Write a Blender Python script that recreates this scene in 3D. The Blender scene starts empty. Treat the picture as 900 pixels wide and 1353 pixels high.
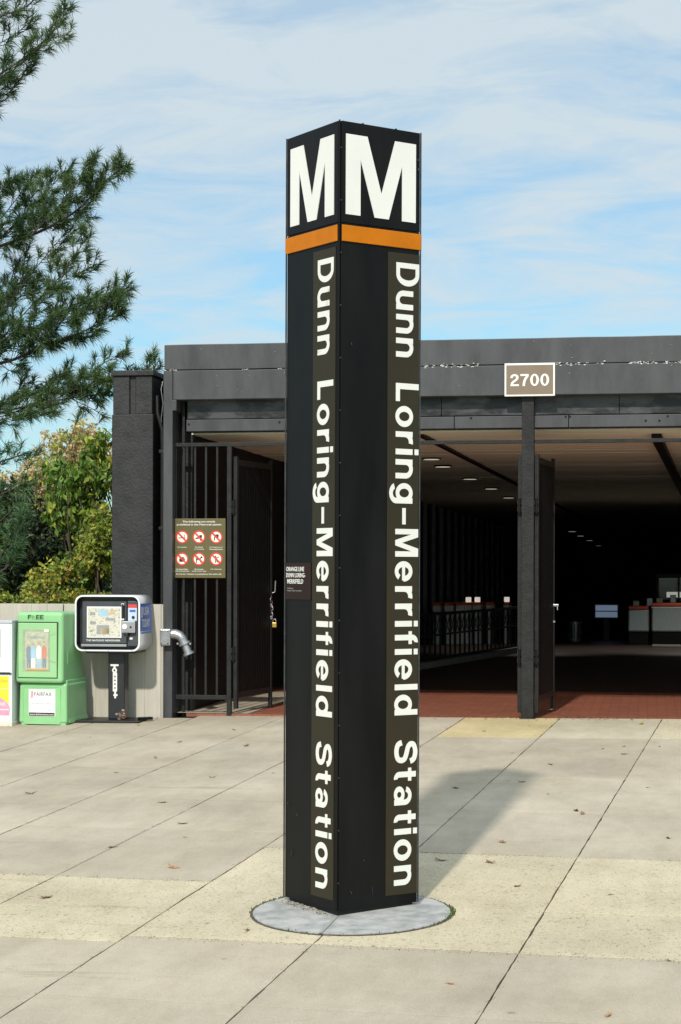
import bpy, bmesh, math, random
from mathutils import Vector, Matrix, noise
R_ = math.radians
SC = bpy.context.scene
COL = SC.collection
rnd = random.Random(7)

# ------------------------------------------------------------------ camera
PHI, FPX, CZ, FY = R_(9.45), 2440.0, 1.48, 18.557      # heading, focal length in photo px, eye height, facade plane
cd = bpy.data.cameras.new('camera'); cam = bpy.data.objects.new('camera', cd); COL.objects.link(cam)
cam.location = (0, 0, CZ)
cam.rotation_euler = (Matrix.Rotation(PHI, 3, 'Z') @ Matrix.Rotation(R_(90), 3, 'X') @ Matrix.Rotation(R_(0.1), 3, 'Z')).to_euler()
cd.sensor_fit = 'VERTICAL'; cd.sensor_height = 36; cd.lens = FPX / 1353 * 36
cd.shift_y = (754 - 676.5) / 1353
cd.clip_end = 3000; cd.clip_start = 0.1
SC.camera = cam

# ------------------------------------------------------------------ sky, sun, exposure
SUN_EL, SUN_ROT = R_(38.5), math.pi + 0.072
w = bpy.data.worlds.new('World'); SC.world = w; w.use_nodes = True
nt = w.node_tree; N = nt.nodes; LK = nt.links; N.clear()
out = N.new('ShaderNodeOutputWorld'); bg = N.new('ShaderNodeBackground'); bg.inputs[1].default_value = 0.135
sky = N.new('ShaderNodeTexSky'); sky.sky_type = 'NISHITA'; sky.sun_disc = False
sky.sun_elevation = SUN_EL; sky.sun_rotation = SUN_ROT; sky.air_density = 1.0; sky.dust_density = 0.6; sky.ozone_density = 1.6
tc = N.new('ShaderNodeTexCoord')
sep = N.new('ShaderNodeSeparateXYZ'); LK.new(tc.outputs['Generated'], sep.inputs[0])
# thin high cloud: direction projected on a plane overhead, streaks warped by a second noise
mx = N.new('ShaderNodeMath'); mx.operation = 'MAXIMUM'; mx.inputs[1].default_value = 0.0; LK.new(sep.outputs[2], mx.inputs[0])
ad = N.new('ShaderNodeMath'); ad.operation = 'ADD'; ad.inputs[1].default_value = 0.16; LK.new(mx.outputs[0], ad.inputs[0])
dx = N.new('ShaderNodeMath'); dx.operation = 'DIVIDE'; LK.new(sep.outputs[0], dx.inputs[0]); LK.new(ad.outputs[0], dx.inputs[1])
dy = N.new('ShaderNodeMath'); dy.operation = 'DIVIDE'; LK.new(sep.outputs[1], dy.inputs[0]); LK.new(ad.outputs[0], dy.inputs[1])
cb = N.new('ShaderNodeCombineXYZ'); LK.new(dx.outputs[0], cb.inputs[0]); LK.new(dy.outputs[0], cb.inputs[1])
mp = N.new('ShaderNodeMapping'); mp.inputs['Rotation'].default_value = (0, 0, R_(-24)); mp.inputs['Scale'].default_value = (1.15, 1.7, 1)
mp.inputs['Location'].default_value = (1.3, 0.4, 0)
LK.new(cb.outputs[0], mp.inputs[0])
n1 = N.new('ShaderNodeTexNoise'); n1.inputs['Scale'].default_value = 3.1; n1.inputs['Detail'].default_value = 8; n1.inputs['Roughness'].default_value = .60; n1.inputs['Distortion'].default_value = .6
LK.new(mp.outputs[0], n1.inputs['Vector'])
cr = N.new('ShaderNodeValToRGB'); cr.color_ramp.elements[0].position = .34; cr.color_ramp.elements[1].position = .64
cr.color_ramp.elements[0].color = (0, 0, 0, 1); cr.color_ramp.elements[1].color = (.95, .95, .95, 1)
LK.new(n1.outputs[0], cr.inputs[0])
# a general veil that thickens with height
vr = N.new('ShaderNodeMapRange'); vr.inputs[1].default_value = .05; vr.inputs[2].default_value = .30; vr.inputs[3].default_value = .05; vr.inputs[4].default_value = .60
LK.new(sep.outputs[2], vr.inputs[0])
mm = N.new('ShaderNodeMath'); mm.operation = 'MULTIPLY_ADD'; mm.inputs[1].default_value = .62; LK.new(cr.outputs[0], mm.inputs[0]); LK.new(vr.outputs[0], mm.inputs[2])
mc = N.new('ShaderNodeMath'); mc.operation = 'MINIMUM'; mc.inputs[1].default_value = .93; LK.new(mm.outputs[0], mc.inputs[0])
mix = N.new('ShaderNodeMixRGB')
# cloud above the view is brightened to lighten the shadows
cg = N.new('ShaderNodeMapRange'); cg.inputs[1].default_value = .32; cg.inputs[2].default_value = .95; cg.inputs[3].default_value = 1.0; cg.inputs[4].default_value = 1.75
LK.new(sep.outputs[2], cg.inputs[0]); cs = N.new('ShaderNodeVectorMath'); cs.operation = 'SCALE'; cs.inputs[0].default_value = (4.85, 5.55, 5.92)
LK.new(cg.outputs[0], cs.inputs['Scale']); LK.new(cs.outputs[0], mix.inputs[2])
tint = N.new('ShaderNodeMixRGB'); tint.blend_type = 'MULTIPLY'; tint.inputs[0].default_value = 1; tint.inputs[2].default_value = (.54, .90, 1.0, 1)
LK.new(sky.outputs[0], tint.inputs[1])
LK.new(mc.outputs[0], mix.inputs[0]); LK.new(tint.outputs[0], mix.inputs[1]); LK.new(mix.outputs[0], bg.inputs[0]); LK.new(bg.outputs[0], out.inputs[0])
sl = bpy.data.lights.new('sun', 'SUN'); sl.energy = 3.75; sl.angle = R_(1.9); sl.color = (1.0, .94, .845)
so = bpy.data.objects.new('sun', sl); COL.objects.link(so)
sd = Vector((math.sin(SUN_ROT) * math.cos(SUN_EL), math.cos(SUN_ROT) * math.cos(SUN_EL), math.sin(SUN_EL)))
so.rotation_euler = sd.to_track_quat('Z', 'Y').to_euler(); so.location = (0, -5, 20)
SC.view_settings.view_transform = 'Standard'; SC.view_settings.look = 'None'; SC.view_settings.exposure = 0; SC.view_settings.gamma = 1

# ------------------------------------------------------------------ measuring helpers (photo px -> metres)
RT = Vector((math.cos(PHI), math.sin(PHI), 0)); FW = Vector((-math.sin(PHI), math.cos(PHI), 0))
GX, GY, G0 = 0.007864, 0.033881, -0.610351             # the plaza rises gently to the entrance
def gz(x, y): return G0 + GX * x + GY * y
def ray(px, py): return RT * ((px - 450) / FPX) + FW + Vector((0, 0, (754 - py) / FPX))
def onY(px, py, y): d = ray(px, py); return Vector((0, 0, CZ)) + d * (y / d.y)
def onZ(px, py, z): d = ray(px, py); return Vector((0, 0, CZ)) + d * ((z - CZ) / d.z)
def onG(px, py): d = ray(px, py); return Vector((0, 0, CZ)) + d * ((G0 - CZ) / (d.z - GX * d.x - GY * d.y))
def fx(px, y=FY): return onY(px, 754, y).x
def fz(px, py, y=FY): return onY(px, py, y).z

# ------------------------------------------------------------------ object helpers
def link(name, data, parent=None, loc=None):
    o = bpy.data.objects.new(name, data); COL.objects.link(o)
    if parent: o.parent = parent
    if loc is not None: o.location = loc
    return o
def tag(o, label=None, cat=None, group=None, kind=None):
    if label: o['label'] = label
    if cat: o['category'] = cat
    if group: o['group'] = group
    if kind: o['kind'] = kind
    return o
def empty(name, loc, label, cat, group=None, rz=0):
    o = link(name, None, None, loc); o.rotation_euler = (0, 0, rz); o.empty_display_size = .2
    return tag(o, label, cat, group)
class MB:
    """collects shapes of ONE part"""
    def __init__(s): s.v = []; s.f = []; s.mi = []; s.sm = []
    def add(s, vs, fs, m=0, smooth=False):
        n = len(s.v); s.v += [tuple(p) for p in vs]
        for f in fs: s.f.append(tuple(i + n for i in f)); s.mi.append(m); s.sm.append(smooth)
        return s
    def box(s, x0, x1, y0, y1, z0, z1, m=0, M=None):
        vs = [Vector((x, y, z)) for z in (z0, z1) for y in (y0, y1) for x in (x0, x1)]
        if M is not None: vs = [M @ v for v in vs]
        return s.add(vs, [(0, 2, 3, 1), (4, 5, 7, 6), (0, 1, 5, 4), (2, 6, 7, 3), (0, 4, 6, 2), (1, 3, 7, 5)], m)
    def prism(s, pts, fn, d0, d1, m=0, back=True):
        """pts (a,b) counter-clockwise; fn(a,b,d) -> point; d1 is the outer face"""
        n = len(pts)
        vs = [fn(a, b, d0) for a, b in pts] + [fn(a, b, d1) for a, b in pts]
        fs = [tuple(range(n, 2 * n))] + [(i, (i + 1) % n, n + (i + 1) % n, n + i) for i in range(n)]
        if back: fs.append(tuple(reversed(range(n))))
        return s.add(vs, fs, m)
    def tube(s, pts, r, n=8, m=0, caps=True):
        pts = [Vector(p) for p in pts]
        rs = r if isinstance(r, (list, tuple)) else [r] * len(pts)
        rings = []; prev = None
        for i, p in enumerate(pts):
            d = (pts[min(i + 1, len(pts) - 1)] - pts[max(i - 1, 0)]).normalized()
            if prev is None:
                a = Vector((0, 0, 1)) if abs(d.z) < .9 else Vector((1, 0, 0)); u = d.cross(a).normalized()
            else:
                u = (prev - d * prev.dot(d)).normalized()
            prev = u; v = d.cross(u)
            rings.append([p + (u * math.cos(2 * math.pi * k / n) + v * math.sin(2 * math.pi * k / n)) * rs[i] for k in range(n)])
        vs = [q for ring in rings for q in ring]; fs = []
        for i in range(len(pts) - 1):
            for k in range(n):
                fs.append((i * n + k, i * n + (k + 1) % n, (i + 1) * n + (k + 1) % n, (i + 1) * n + k))
        s.add(vs, fs, m, True)
        if caps: s.add(rings[0], [tuple(reversed(range(n)))], m).add(rings[-1], [tuple(range(n))], m)
        return s
    def quads(s, strip, fn, d0, d1, m=0):
        """strip: list of (outer(a,b), inner(a,b)); thick ribbon"""
        n = len(strip); vs = []
        for o_, i_ in strip:
            vs += [fn(*o_, d0), fn(*i_, d0), fn(*o_, d1), fn(*i_, d1)]
        fs = []
        for k in range(n - 1):
            a, b = 4 * k, 4 * k + 4
            fs += [(a + 2, a + 3, b + 3, b + 2), (a, a + 2, b + 2, b), (a + 1, b + 1, b + 3, a + 3)]
        fs += [(0, 1, 3, 2), (4 * n - 4, 4 * n - 2, 4 * n - 1, 4 * n - 3)]
        return s.add(vs, fs, m)
    def mesh(s, name, mats):
        me = bpy.data.meshes.new(name); me.from_pydata(s.v, [], s.f)
        for m in (mats if isinstance(mats, (list, tuple)) else [mats]): me.materials.append(m)
        me.polygons.foreach_set('material_index', s.mi); me.polygons.foreach_set('use_smooth', s.sm)
        me.update()
        return me
    def build(s, name, mats, parent=None, bevel=0, fixn=True, seg=2, loc=None):
        me = s.mesh(name, mats)
        if fixn:
            bm = bmesh.new(); bm.from_mesh(me); bmesh.ops.recalc_face_normals(bm, faces=bm.faces); bm.to_mesh(me); bm.free()
        o = link(name, me, parent, loc)
        if bevel:
            b = o.modifiers.new('bevel', 'BEVEL'); b.width = bevel; b.segments = seg; b.limit_method = 'ANGLE'; b.angle_limit = R_(40)
            b.harden_normals = False
        return o

# ------------------------------------------------------------------ materials
def mat(name, col, rough=.6, metal=0, var=.12, vscale=6, bump=0, bscale=60, spec=.5, col2=None, thr=None, coat=0, stretch=(1, 1, 1), rv=0, island=0, bdist=.01, objrand=0, transl=0):
    m = bpy.data.materials.new(name); m.use_nodes = True
    nt = m.node_tree; n = nt.nodes; l = nt.links; p = n['Principled BSDF']
    p.inputs['Roughness'].default_value = rough; p.inputs['Metallic'].default_value = metal
    p.inputs['Specular IOR Level'].default_value = spec; p.inputs['Coat Weight'].default_value = coat
    geo = n.new('ShaderNodeNewGeometry'); mp = n.new('ShaderNodeMapping'); mp.inputs['Scale'].default_value = stretch
    l.new(geo.outputs['Position'], mp.inputs[0])
    nz = n.new('ShaderNodeTexNoise'); nz.inputs['Scale'].default_value = vscale; nz.inputs['Detail'].default_value = 6; nz.inputs['Roughness'].default_value = .6
    l.new(mp.outputs[0], nz.inputs['Vector'])
    r = n.new('ShaderNodeValToRGB'); e = r.color_ramp.elements
    c = Vector(col); lo = c * (1 - var); hi = c * (1 + var)
    if col2: hi = Vector(col2); lo = c
    e[0].color = (*lo, 1); e[1].color = (*hi, 1)
    e[0].position, e[1].position = thr if thr else (.3, .7)
    l.new(nz.outputs[0], r.inputs[0]); src = r.outputs[0]
    if island or objrand:
        h = n.new('ShaderNodeHueSaturation'); mr = n.new('ShaderNodeMapRange'); k = island or objrand
        mr.inputs[3].default_value = 1 - k; mr.inputs[4].default_value = 1 + k
        if island: l.new(geo.outputs['Random Per Island'], mr.inputs[0])
        else:
            oi = n.new('ShaderNodeObjectInfo'); l.new(oi.outputs['Random'], mr.inputs[0])
        l.new(mr.outputs[0], h.inputs['Value']); l.new(src, h.inputs['Color']); src = h.outputs[0]
    l.new(src, p.inputs['Base Color'])
    if rv:
        mr = n.new('ShaderNodeMapRange'); mr.inputs[3].default_value = rough - rv; mr.inputs[4].default_value = rough + rv
        l.new(nz.outputs[0], mr.inputs[0]); l.new(mr.outputs[0], p.inputs['Roughness'])
    if bump:
        nb = n.new('ShaderNodeTexNoise'); nb.inputs['Scale'].default_value = bscale; nb.inputs['Detail'].default_value = 4; l.new(mp.outputs[0], nb.inputs['Vector'])
        b = n.new('ShaderNodeBump'); b.inputs['Strength'].default_value = bump; b.inputs['Distance'].default_value = bdist
        l.new(nb.outputs[0], b.inputs['Height']); l.new(b.outputs[0], p.inputs['Normal'])
    if transl:
        t = n.new('ShaderNodeBsdfTranslucent'); ms = n.new('ShaderNodeMixShader'); ms.inputs[0].default_value = transl
        l.new(src, t.inputs[0]); l.new(p.outputs[0], ms.inputs[1]); l.new(t.outputs[0], ms.inputs[2]); l.new(ms.outputs[0], n['Material Output'].inputs[0])
    m['src'] = 1
    return m
def slab_mat(name, col, speck, sthr, pit=.5):
    """concrete: broad blotches, streaks, aggregate specks, small dark pits"""
    m = bpy.data.materials.new(name); m.use_nodes = True
    nt = m.node_tree; n = nt.nodes; l = nt.links; p = n['Principled BSDF']; p.inputs['Roughness'].default_value = .85; p.inputs['Specular IOR Level'].default_value = .3
    geo = n.new('ShaderNodeNewGeometry')
    def noise_(sc, det=5, st=(1, 1, 1), rough=.6):
        mp = n.new('ShaderNodeMapping'); mp.inputs['Scale'].default_value = st; l.new(geo.outputs['Position'], mp.inputs[0])
        z = n.new('ShaderNodeTexNoise'); z.inputs['Scale'].default_value = sc; z.inputs['Detail'].default_value = det; z.inputs['Roughness'].default_value = rough
        l.new(mp.outputs[0], z.inputs['Vector']); return z.outputs[0]
    def ramp(src, p0, p1, c0, c1):
        r = n.new('ShaderNodeValToRGB'); r.color_ramp.elements[0].position = p0; r.color_ramp.elements[1].position = p1
        r.color_ramp.elements[0].color = (*c0, 1); r.color_ramp.elements[1].color = (*c1, 1); l.new(src, r.inputs[0]); return r.outputs[0]
    def mul(a, b, f=1):
        x = n.new('ShaderNodeMixRGB'); x.blend_type = 'MULTIPLY'; x.inputs[0].default_value = f; l.new(a, x.inputs[1]); l.new(b, x.inputs[2]); return x.outputs[0]
    c = Vector(col)
    base = ramp(noise_(1.3, 7), .3, .72, c * .86, c * 1.1)
    base = mul(base, ramp(noise_(5.5, 8, (1, .35, 1), .7), .32, .6, (.88, .87, .85), (1.02, 1.02, 1.02)))
    base = mul(base, ramp(noise_(.55, 6), .42, .62, (.90, .89, .87), (1, 1, 1)))
    base = mul(base, ramp(noise_(150, 2), .35, .6, (1 - speck,) * 3, (1.05, 1.05, 1.05)))
    base = mul(base, ramp(noise_(46, 3, rough=.75), sthr - .03, sthr, (.38, .35, .32), (1, 1, 1)), pit)
    vo = n.new('ShaderNodeTexVoronoi'); vo.inputs['Scale'].default_value = 1.9; vo.inputs['Randomness'].default_value = 1; l.new(geo.outputs['Position'], vo.inputs['Vector'])
    base = mul(base, ramp(vo.outputs['Distance'], .030, .042, (.62, .60, .57), (1, 1, 1)), .8)
    base = mul(base, ramp(noise_(2.3, 9, (.25, 1.6, 1), .72), .30, .40, (.74, .71, .66), (1, 1, 1)), .8)
    oi = n.new('ShaderNodeObjectInfo'); mr = n.new('ShaderNodeMapRange'); mr.inputs[3].default_value = .94; mr.inputs[4].default_value = 1.05
    l.new(oi.outputs['Random'], mr.inputs[0]); h = n.new('ShaderNodeHueSaturation'); l.new(mr.outputs[0], h.inputs['Value']); l.new(base, h.inputs['Color'])
    l.new(h.outputs[0], p.inputs['Base Color'])
    b = n.new('ShaderNodeBump'); b.inputs['Strength'].default_value = .35; b.inputs['Distance'].default_value = .004
    l.new(noise_(120, 3), b.inputs['Height']); l.new(b.outputs[0], p.inputs['Normal'])
    return m
def tile_mat(name):
    m = bpy.data.materials.new(name); m.use_nodes = True
    nt = m.node_tree; n = nt.nodes; l = nt.links; p = n['Principled BSDF']; p.inputs['Roughness'].default_value = .55
    geo = n.new('ShaderNodeNewGeometry'); br = n.new('ShaderNodeTexBrick'); l.new(geo.outputs['Position'], br.inputs['Vector'])
    br.inputs['Scale'].default_value = 1; br.inputs['Brick Width'].default_value = .2; br.inputs['Row Height'].default_value = .1; br.inputs['Mortar Size'].default_value = .005
    br.inputs['Color1'].default_value = (.29, .095, .052, 1); br.inputs['Color2'].default_value = (.22, .072, .042, 1); br.inputs['Mortar'].default_value = (.10, .055, .04, 1)
    l.new(br.outputs[0], p.inputs['Base Color'])
    return m

PYL = mat('pylon_black_enamel', (.0052, .0051, .0052), .44, var=.55, vscale=4.5, stretch=(1, 1, .22), rv=.14, bump=.12, bscale=4, spec=.17)  # vertical streaks in the colour stand for mottled sheen
PYLD = mat('pylon_seam_dark', (.004, .004, .004), .6)
EDGE = mat('pylon_metal_edge', (.09, .09, .095), .35, metal=.6, vscale=20, var=.4)
NAMEP = mat('pylon_brown_panel', (.028, .023, .0115), .5, var=.10, vscale=3, rv=.06, spec=.25)
PLAQ = mat('plaque_dark_red_brown', (.020, .008, .0065), .5, var=.1, spec=.25)
WHITE = mat('sign_white_enamel', (.74, .74, .70), .45, var=.03, vscale=4)
WHITEW = mat('sign_white_weathered', (.74, .74, .70), .45, vscale=11, col2=(.55, .37, .12), thr=(.60, .68))
ORNG = mat('orange_band_enamel', (.50, .150, .004), .5, var=.10, vscale=9, spec=.15)
PADM = mat('pad_blue_grey_concrete', (.27, .275, .27), .85, vscale=9, col2=(.44, .435, .42), thr=(.38, .62), bump=.8, bscale=70)
BLKC = mat('black_painted_concrete', (.050, .051, .056), .5, var=.3, vscale=5, stretch=(1, 1, .3), rv=.14, bump=.35, bscale=16, spec=.45)
BLKC2 = mat('rough_black_painted_concrete', (.019, .019, .020), .5, var=.4, vscale=6, rv=.15, bump=.35, bscale=40, spec=.4, bdist=.012)
BLKB = mat('black_beam_paint_lit_blotches', (.005, .005, .006), .4, vscale=2.2, col2=(.055, .055, .058), thr=(.44, .55), stretch=(1, 1, 2.2), bump=.3, bscale=12)  # pale and dark blotches paint in lit patches and gloss reflections
BLKM = mat('black_steel_paint', (.016, .0155, .015), .45, var=.3, vscale=12, rv=.1, bump=.3, bscale=50, spec=.3)
BLKM2 = mat('dull_black_steel', (.005, .005, .005), .55, var=.3, vscale=9, spec=.2)
CHIP = mat('chipped_white_paint', (.62, .62, .60), .7, var=.2, vscale=60)
CEIL = mat('tan_ceiling_plank', (.80, .79, .66), .75, var=.13, vscale=3.5, stretch=(.3, 4, 1), bump=.2, bscale=20)
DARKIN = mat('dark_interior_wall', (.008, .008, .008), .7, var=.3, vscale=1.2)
FINM = mat('grey_fin_paint', (.26, .25, .30), .5)
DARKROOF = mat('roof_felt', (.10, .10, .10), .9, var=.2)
TILE = tile_mat('red_brown_paver')
DTILE = mat('shaded_red_tile', (.030, .018, .014), .5, vscale=2, var=.3)
KERB = mat('pale_kerb_concrete', (.30, .29, .27), .8, vscale=5)
WALLC = mat('board_marked_concrete', (.46, .43, .365), .85, var=.10, vscale=5, stretch=(3, 3, .35), bump=.45, bscale=22)
GREEN = mat('light_green_plastic', (.25, .52, .24), .42, var=.06, vscale=4, bump=.08, bscale=30)
GREEN2 = mat('light_green_door', (.29, .53, .26), .5, var=.06, vscale=4)
DKGREEN = mat('dark_green_ink', (.02, .05, .02), .5)
DULLP = mat('worn_window_plastic', (.33, .40, .27), .25, var=.15, vscale=14)
GREYM = mat('grey_enamel_shell', (.50, .51, .53), .38, var=.08, vscale=7, bump=.05)
WRIM = mat('white_rim', (.74, .75, .76), .4, var=.05)
BLKP = mat('black_plastic', (.018, .019, .022), .4, var=.2, vscale=8)
DKGREY = mat('charcoal_door', (.055, .06, .068), .4, var=.15, vscale=10)
PAPER = mat('newsprint', (.62, .60, .50), .8, vscale=38, col2=(.30, .30, .28), thr=(.5, .66), stretch=(1, 1, 1.6))
PAPERW = mat('white_paper', (.78, .78, .77), .6, var=.03)
BLUE = mat('blue_sticker', (.035, .13, .50), .4, var=.08, vscale=20)
LBLUE = mat('pale_blue_label', (.50, .60, .74), .5)
REDP = mat('red_print', (.60, .06, .05), .5)
PINKP = mat('pink_print', (.80, .30, .42), .5)
YELP = mat('yellow_print', (.85, .68, .04), .5)
GREYT = mat('grey_print', (.28, .29, .30), .6)
SKYP = mat('sky_blue_print', (.35, .50, .62), .6)
TANP = mat('tan_print', (.55, .42, .25), .6)
JEANP = mat('slate_blue_print', (.20, .26, .30), .6)
GALV = mat('galvanised_metal', (.42, .43, .44), .34, metal=.75, var=.2, vscale=25, bump=.2, bscale=60)
RUST = mat('rust', (.12, .045, .02), .8, var=.5, vscale=50)
OLIVE = mat('olive_sign_face', (.105, .085, .028), .45, var=.08)
RING = mat('sign_red', (.62, .045, .03), .45)
CREAMW = mat('sign_cream', (.80, .78, .68), .5)
ICON = mat('sign_black', (.012, .012, .012), .5)
TAUPE = mat('taupe_sign_face', (.20, .150, .105), .5, var=.06, vscale=9)
BRASS = mat('brass', (.62, .40, .10), .35, metal=.8, var=.2, vscale=40)
STEEL = mat('brushed_steel', (.40, .41, .42), .4, metal=.6, var=.15, vscale=12, stretch=(6, 6, .6))
FGRED = mat('fare_gate_red', (.75, .10, .05), .4)
def emis(name, col, st):
    m = bpy.data.materials.new(name); m.use_nodes = True; p = m.node_tree.nodes['Principled BSDF']
    p.inputs['Base Color'].default_value = (*col, 1); p.inputs['Emission Color'].default_value = (*col, 1); p.inputs['Emission Strength'].default_value = st; return m
LAMP = emis('lamp_lens', (1, .93, .72), .42)
SCREEN = emis('screen_glow', (.28, .38, .55), .32)
SIGNL = emis('lit_label', (1, .95, .85), .5)
GLASS = bpy.data.materials.new('kiosk_glass'); GLASS.use_nodes = True
_p = GLASS.node_tree.nodes['Principled BSDF']; _p.inputs['Transmission Weight'].default_value = .9; _p.inputs['Roughness'].default_value = .05; _p.inputs['Base Color'].default_value = (.5, .55, .58, 1)
NEED = mat('pine_needles', (.045, .095, .035), .5, vscale=1.6, col2=(.11, .17, .05), thr=(.35, .7), island=.35, transl=.25)
NEEDB = mat('pine_needles_blue_green', (.045, .100, .040), .5, vscale=1.6, col2=(.10, .19, .07), thr=(.35, .7), island=.3, transl=.2)
BARK = mat('pine_bark', (.050, .040, .034), .9, var=.4, vscale=12, bump=.8, bscale=20)
LEAFG = mat('green_leaf', (.10, .20, .025), .45, vscale=1.5, col2=(.27, .33, .04), thr=(.4, .68), island=.4, transl=.35)
LEAFY = mat('yellow_leaf', (.42, .33, .04), .5, vscale=2, col2=(.50, .24, .05), thr=(.5, .7), island=.3, transl=.35)
LEAFL = mat('lime_leaf', (.27, .34, .04), .5, vscale=2, col2=(.48, .42, .06), thr=(.4, .65), island=.35, transl=.35)
LEAFT = mat('tan_leaf', (.62, .46, .25), .6, vscale=1.2, col2=(.45, .38, .13), thr=(.45, .65), island=.35, transl=.3)
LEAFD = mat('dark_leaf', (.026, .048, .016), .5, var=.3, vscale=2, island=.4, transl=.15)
TWIG = mat('shrub_stem', (.075, .055, .035), .9, var=.3, vscale=9)
DRY = mat('dry_fallen_leaf', (.30, .17, .075), .7, vscale=14, col2=(.20, .10, .04), thr=(.4, .6), objrand=.3)
EARTH = mat('dark_soil_joint', (.085, .072, .055), .95, var=.4, vscale=25)
GRASS = mat('rough_grass_ground', (.05, .075, .025), .95, var=.4, vscale=.8)
MOSS = mat('moss_green', (.07, .10, .02), .9, island=.4)

# ------------------------------------------------------------------ lettering
def arc(cx, cy, rx, ry, a0, a1, t, th, n=20):
    k = max(4, int(n * abs(a1 - a0) / 360) + 2); s = []
    for i in range(k + 1):
        a = R_(a0 + (a1 - a0) * i / k); c, q = math.cos(a), math.sin(a)
        s.append(((cx + rx * c, cy + ry * q), (cx + (rx - t) * c, cy + (ry - th) * q)))
    return ('s', s)
def rect(x0, y0, x1, y1): return ('p', [(x0, y0), (x1, y0), (x1, y1), (x0, y1)])
def path(pts, w, smooth=True):
    P = [Vector(p) for p in pts]
    if smooth:
        Q = []
        for i in range(len(P) - 1):
            p0, p1, p2, p3 = P[max(i - 1, 0)], P[i], P[i + 1], P[min(i + 2, len(P) - 1)]
            for k in range(4):
                t = k / 4; Q.append(.5 * ((2 * p1) + (p2 - p0) * t + (2 * p0 - 5 * p1 + 4 * p2 - p3) * t * t + (3 * p1 - p0 - 3 * p2 + p3) * t ** 3))
        P = Q + [P[-1]]
    s = []
    for i, p in enumerate(P):
        d = (P[min(i + 1, len(P) - 1)] - P[max(i - 1, 0)]).normalized(); nn = Vector((-d.y, d.x)) * w / 2
        s.append((tuple(p + nn), tuple(p - nn)))
    return ('s', s)
T_, H_, X_ = .185, .155, .74
GL = {
 'D': (.80, [rect(0, 0, T_, 1), rect(T_, 0, .40, H_), rect(T_, 1 - H_, .40, 1), arc(.40, .5, .40, .5, -90, 90, .205, H_, 40)]),
 'L': (.62, [rect(0, 0, .205, 1), rect(.205, 0, .62, .175)]),
 'M': (.95, [('p', [(0, 0), (.185, 0), (.185, .70), (.385, 0), (.565, 0), (.765, .70), (.765, 0), (.95, 0), (.95, 1), (.67, 1), (.475, .29), (.28, 1), (0, 1)])]),
 'S': (.76, [path([(.70, .69), (.62, .85), (.38, .915), (.15, .84), (.125, .70), (.22, .595), (.42, .53), (.60, .45), (.66, .31), (.60, .15), (.38, .085), (.14, .145), (.06, .32)], .185)]),
 'u': (.66, [rect(.47, 0, .66, X_), arc(.33, .30, .33, .315, 180, 360, .19, H_), rect(0, .30, .19, X_)]),
 'n': (.66, [rect(0, 0, .19, X_), arc(.33, .44, .33, .315, 0, 180, .19, H_), rect(.47, 0, .66, .44)]),
 'o': (.72, [arc(.36, .37, .36, .385, 0, 360, .20, H_, 36)]),
 'r': (.44, [rect(0, 0, .19, X_), arc(.36, .40, .36, .355, 78, 180, .19, .175)]),
 'i': (.20, [rect(0, 0, .195, X_), rect(0, .83, .195, 1)]),
 'l': (.20, [rect(0, 0, .195, 1)]),
 'g': (.70, [rect(.51, 0, .70, X_), arc(.34, .38, .34, .37, 0, 360, .19, H_, 34), arc(.35, .02, .35, .29, 200, 360, .19, .15, 30)]),
 'e': (.70, [arc(.35, .37, .35, .385, 0, 322, .195, .155, 36), rect(.12, .305, .66, .43)]),
 'f': (.45, [rect(.12, 0, .31, .80), arc(.37, .76, .25, .245, 85, 180, .19, .155), rect(0, .60, .44, .74)]),
 'd': (.70, [rect(.51, 0, .70, 1), arc(.34, .37, .34, .385, 0, 360, .19, H_, 34)]),
 't': (.44, [rect(.12, .18, .31, .94), rect(0, .60, .44, .74), arc(.36, .22, .24, .235, 180, 275, .19, .15)]),
 'a': (.68, [rect(.46, .0, .645, .48), arc(.33, .46, .315, .295, 0, 165, .185, .145), arc(.29, .215, .28, .23, 0, 360, .18, .135, 30)]),
 '-': (.56, [rect(0, .30, .56, .45)]),
 '2': (.60, [path([(.09, .68), (.13, .84), (.30, .925), (.47, .84), (.49, .68), (.40, .52), (.20, .34), (.10, .16)], .165), rect(.015, 0, .60, .155)]),
 '7': (.58, [rect(0, .84, .58, 1), path([(.50, .86), (.33, .55), (.26, .28), (.235, 0)], .175)]),
 '0': (.60, [arc(.30, .5, .30, .51, 0, 360, .17, .145, 36)]),
}
def word(mb, s, fn, cap, width, d0, d1, gap=.115, m=0):
    """word laid from a=0, baseline b=0, cap height cap, stretched to width; fn(a,b,d)"""
    tot = sum(GL[c][0] for c in s) + gap * (len(s) - 1); k = width / tot; x = 0; e = 0
    for c in s:
        for kind, pts in GL[c][1]:
            e += 1; dd = d1 + (e % 4) * .00015
            if kind == 'p': mb.prism([((x + p[0]) * k, p[1] * cap) for p in pts], fn, d0, dd, m, back=False)
            else: mb.quads([(((x + o[0]) * k, o[1] * cap), ((x + i[0]) * k, i[1] * cap)) for o, i in pts], fn, d0, dd, m)
        x += GL[c][0] + gap
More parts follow.
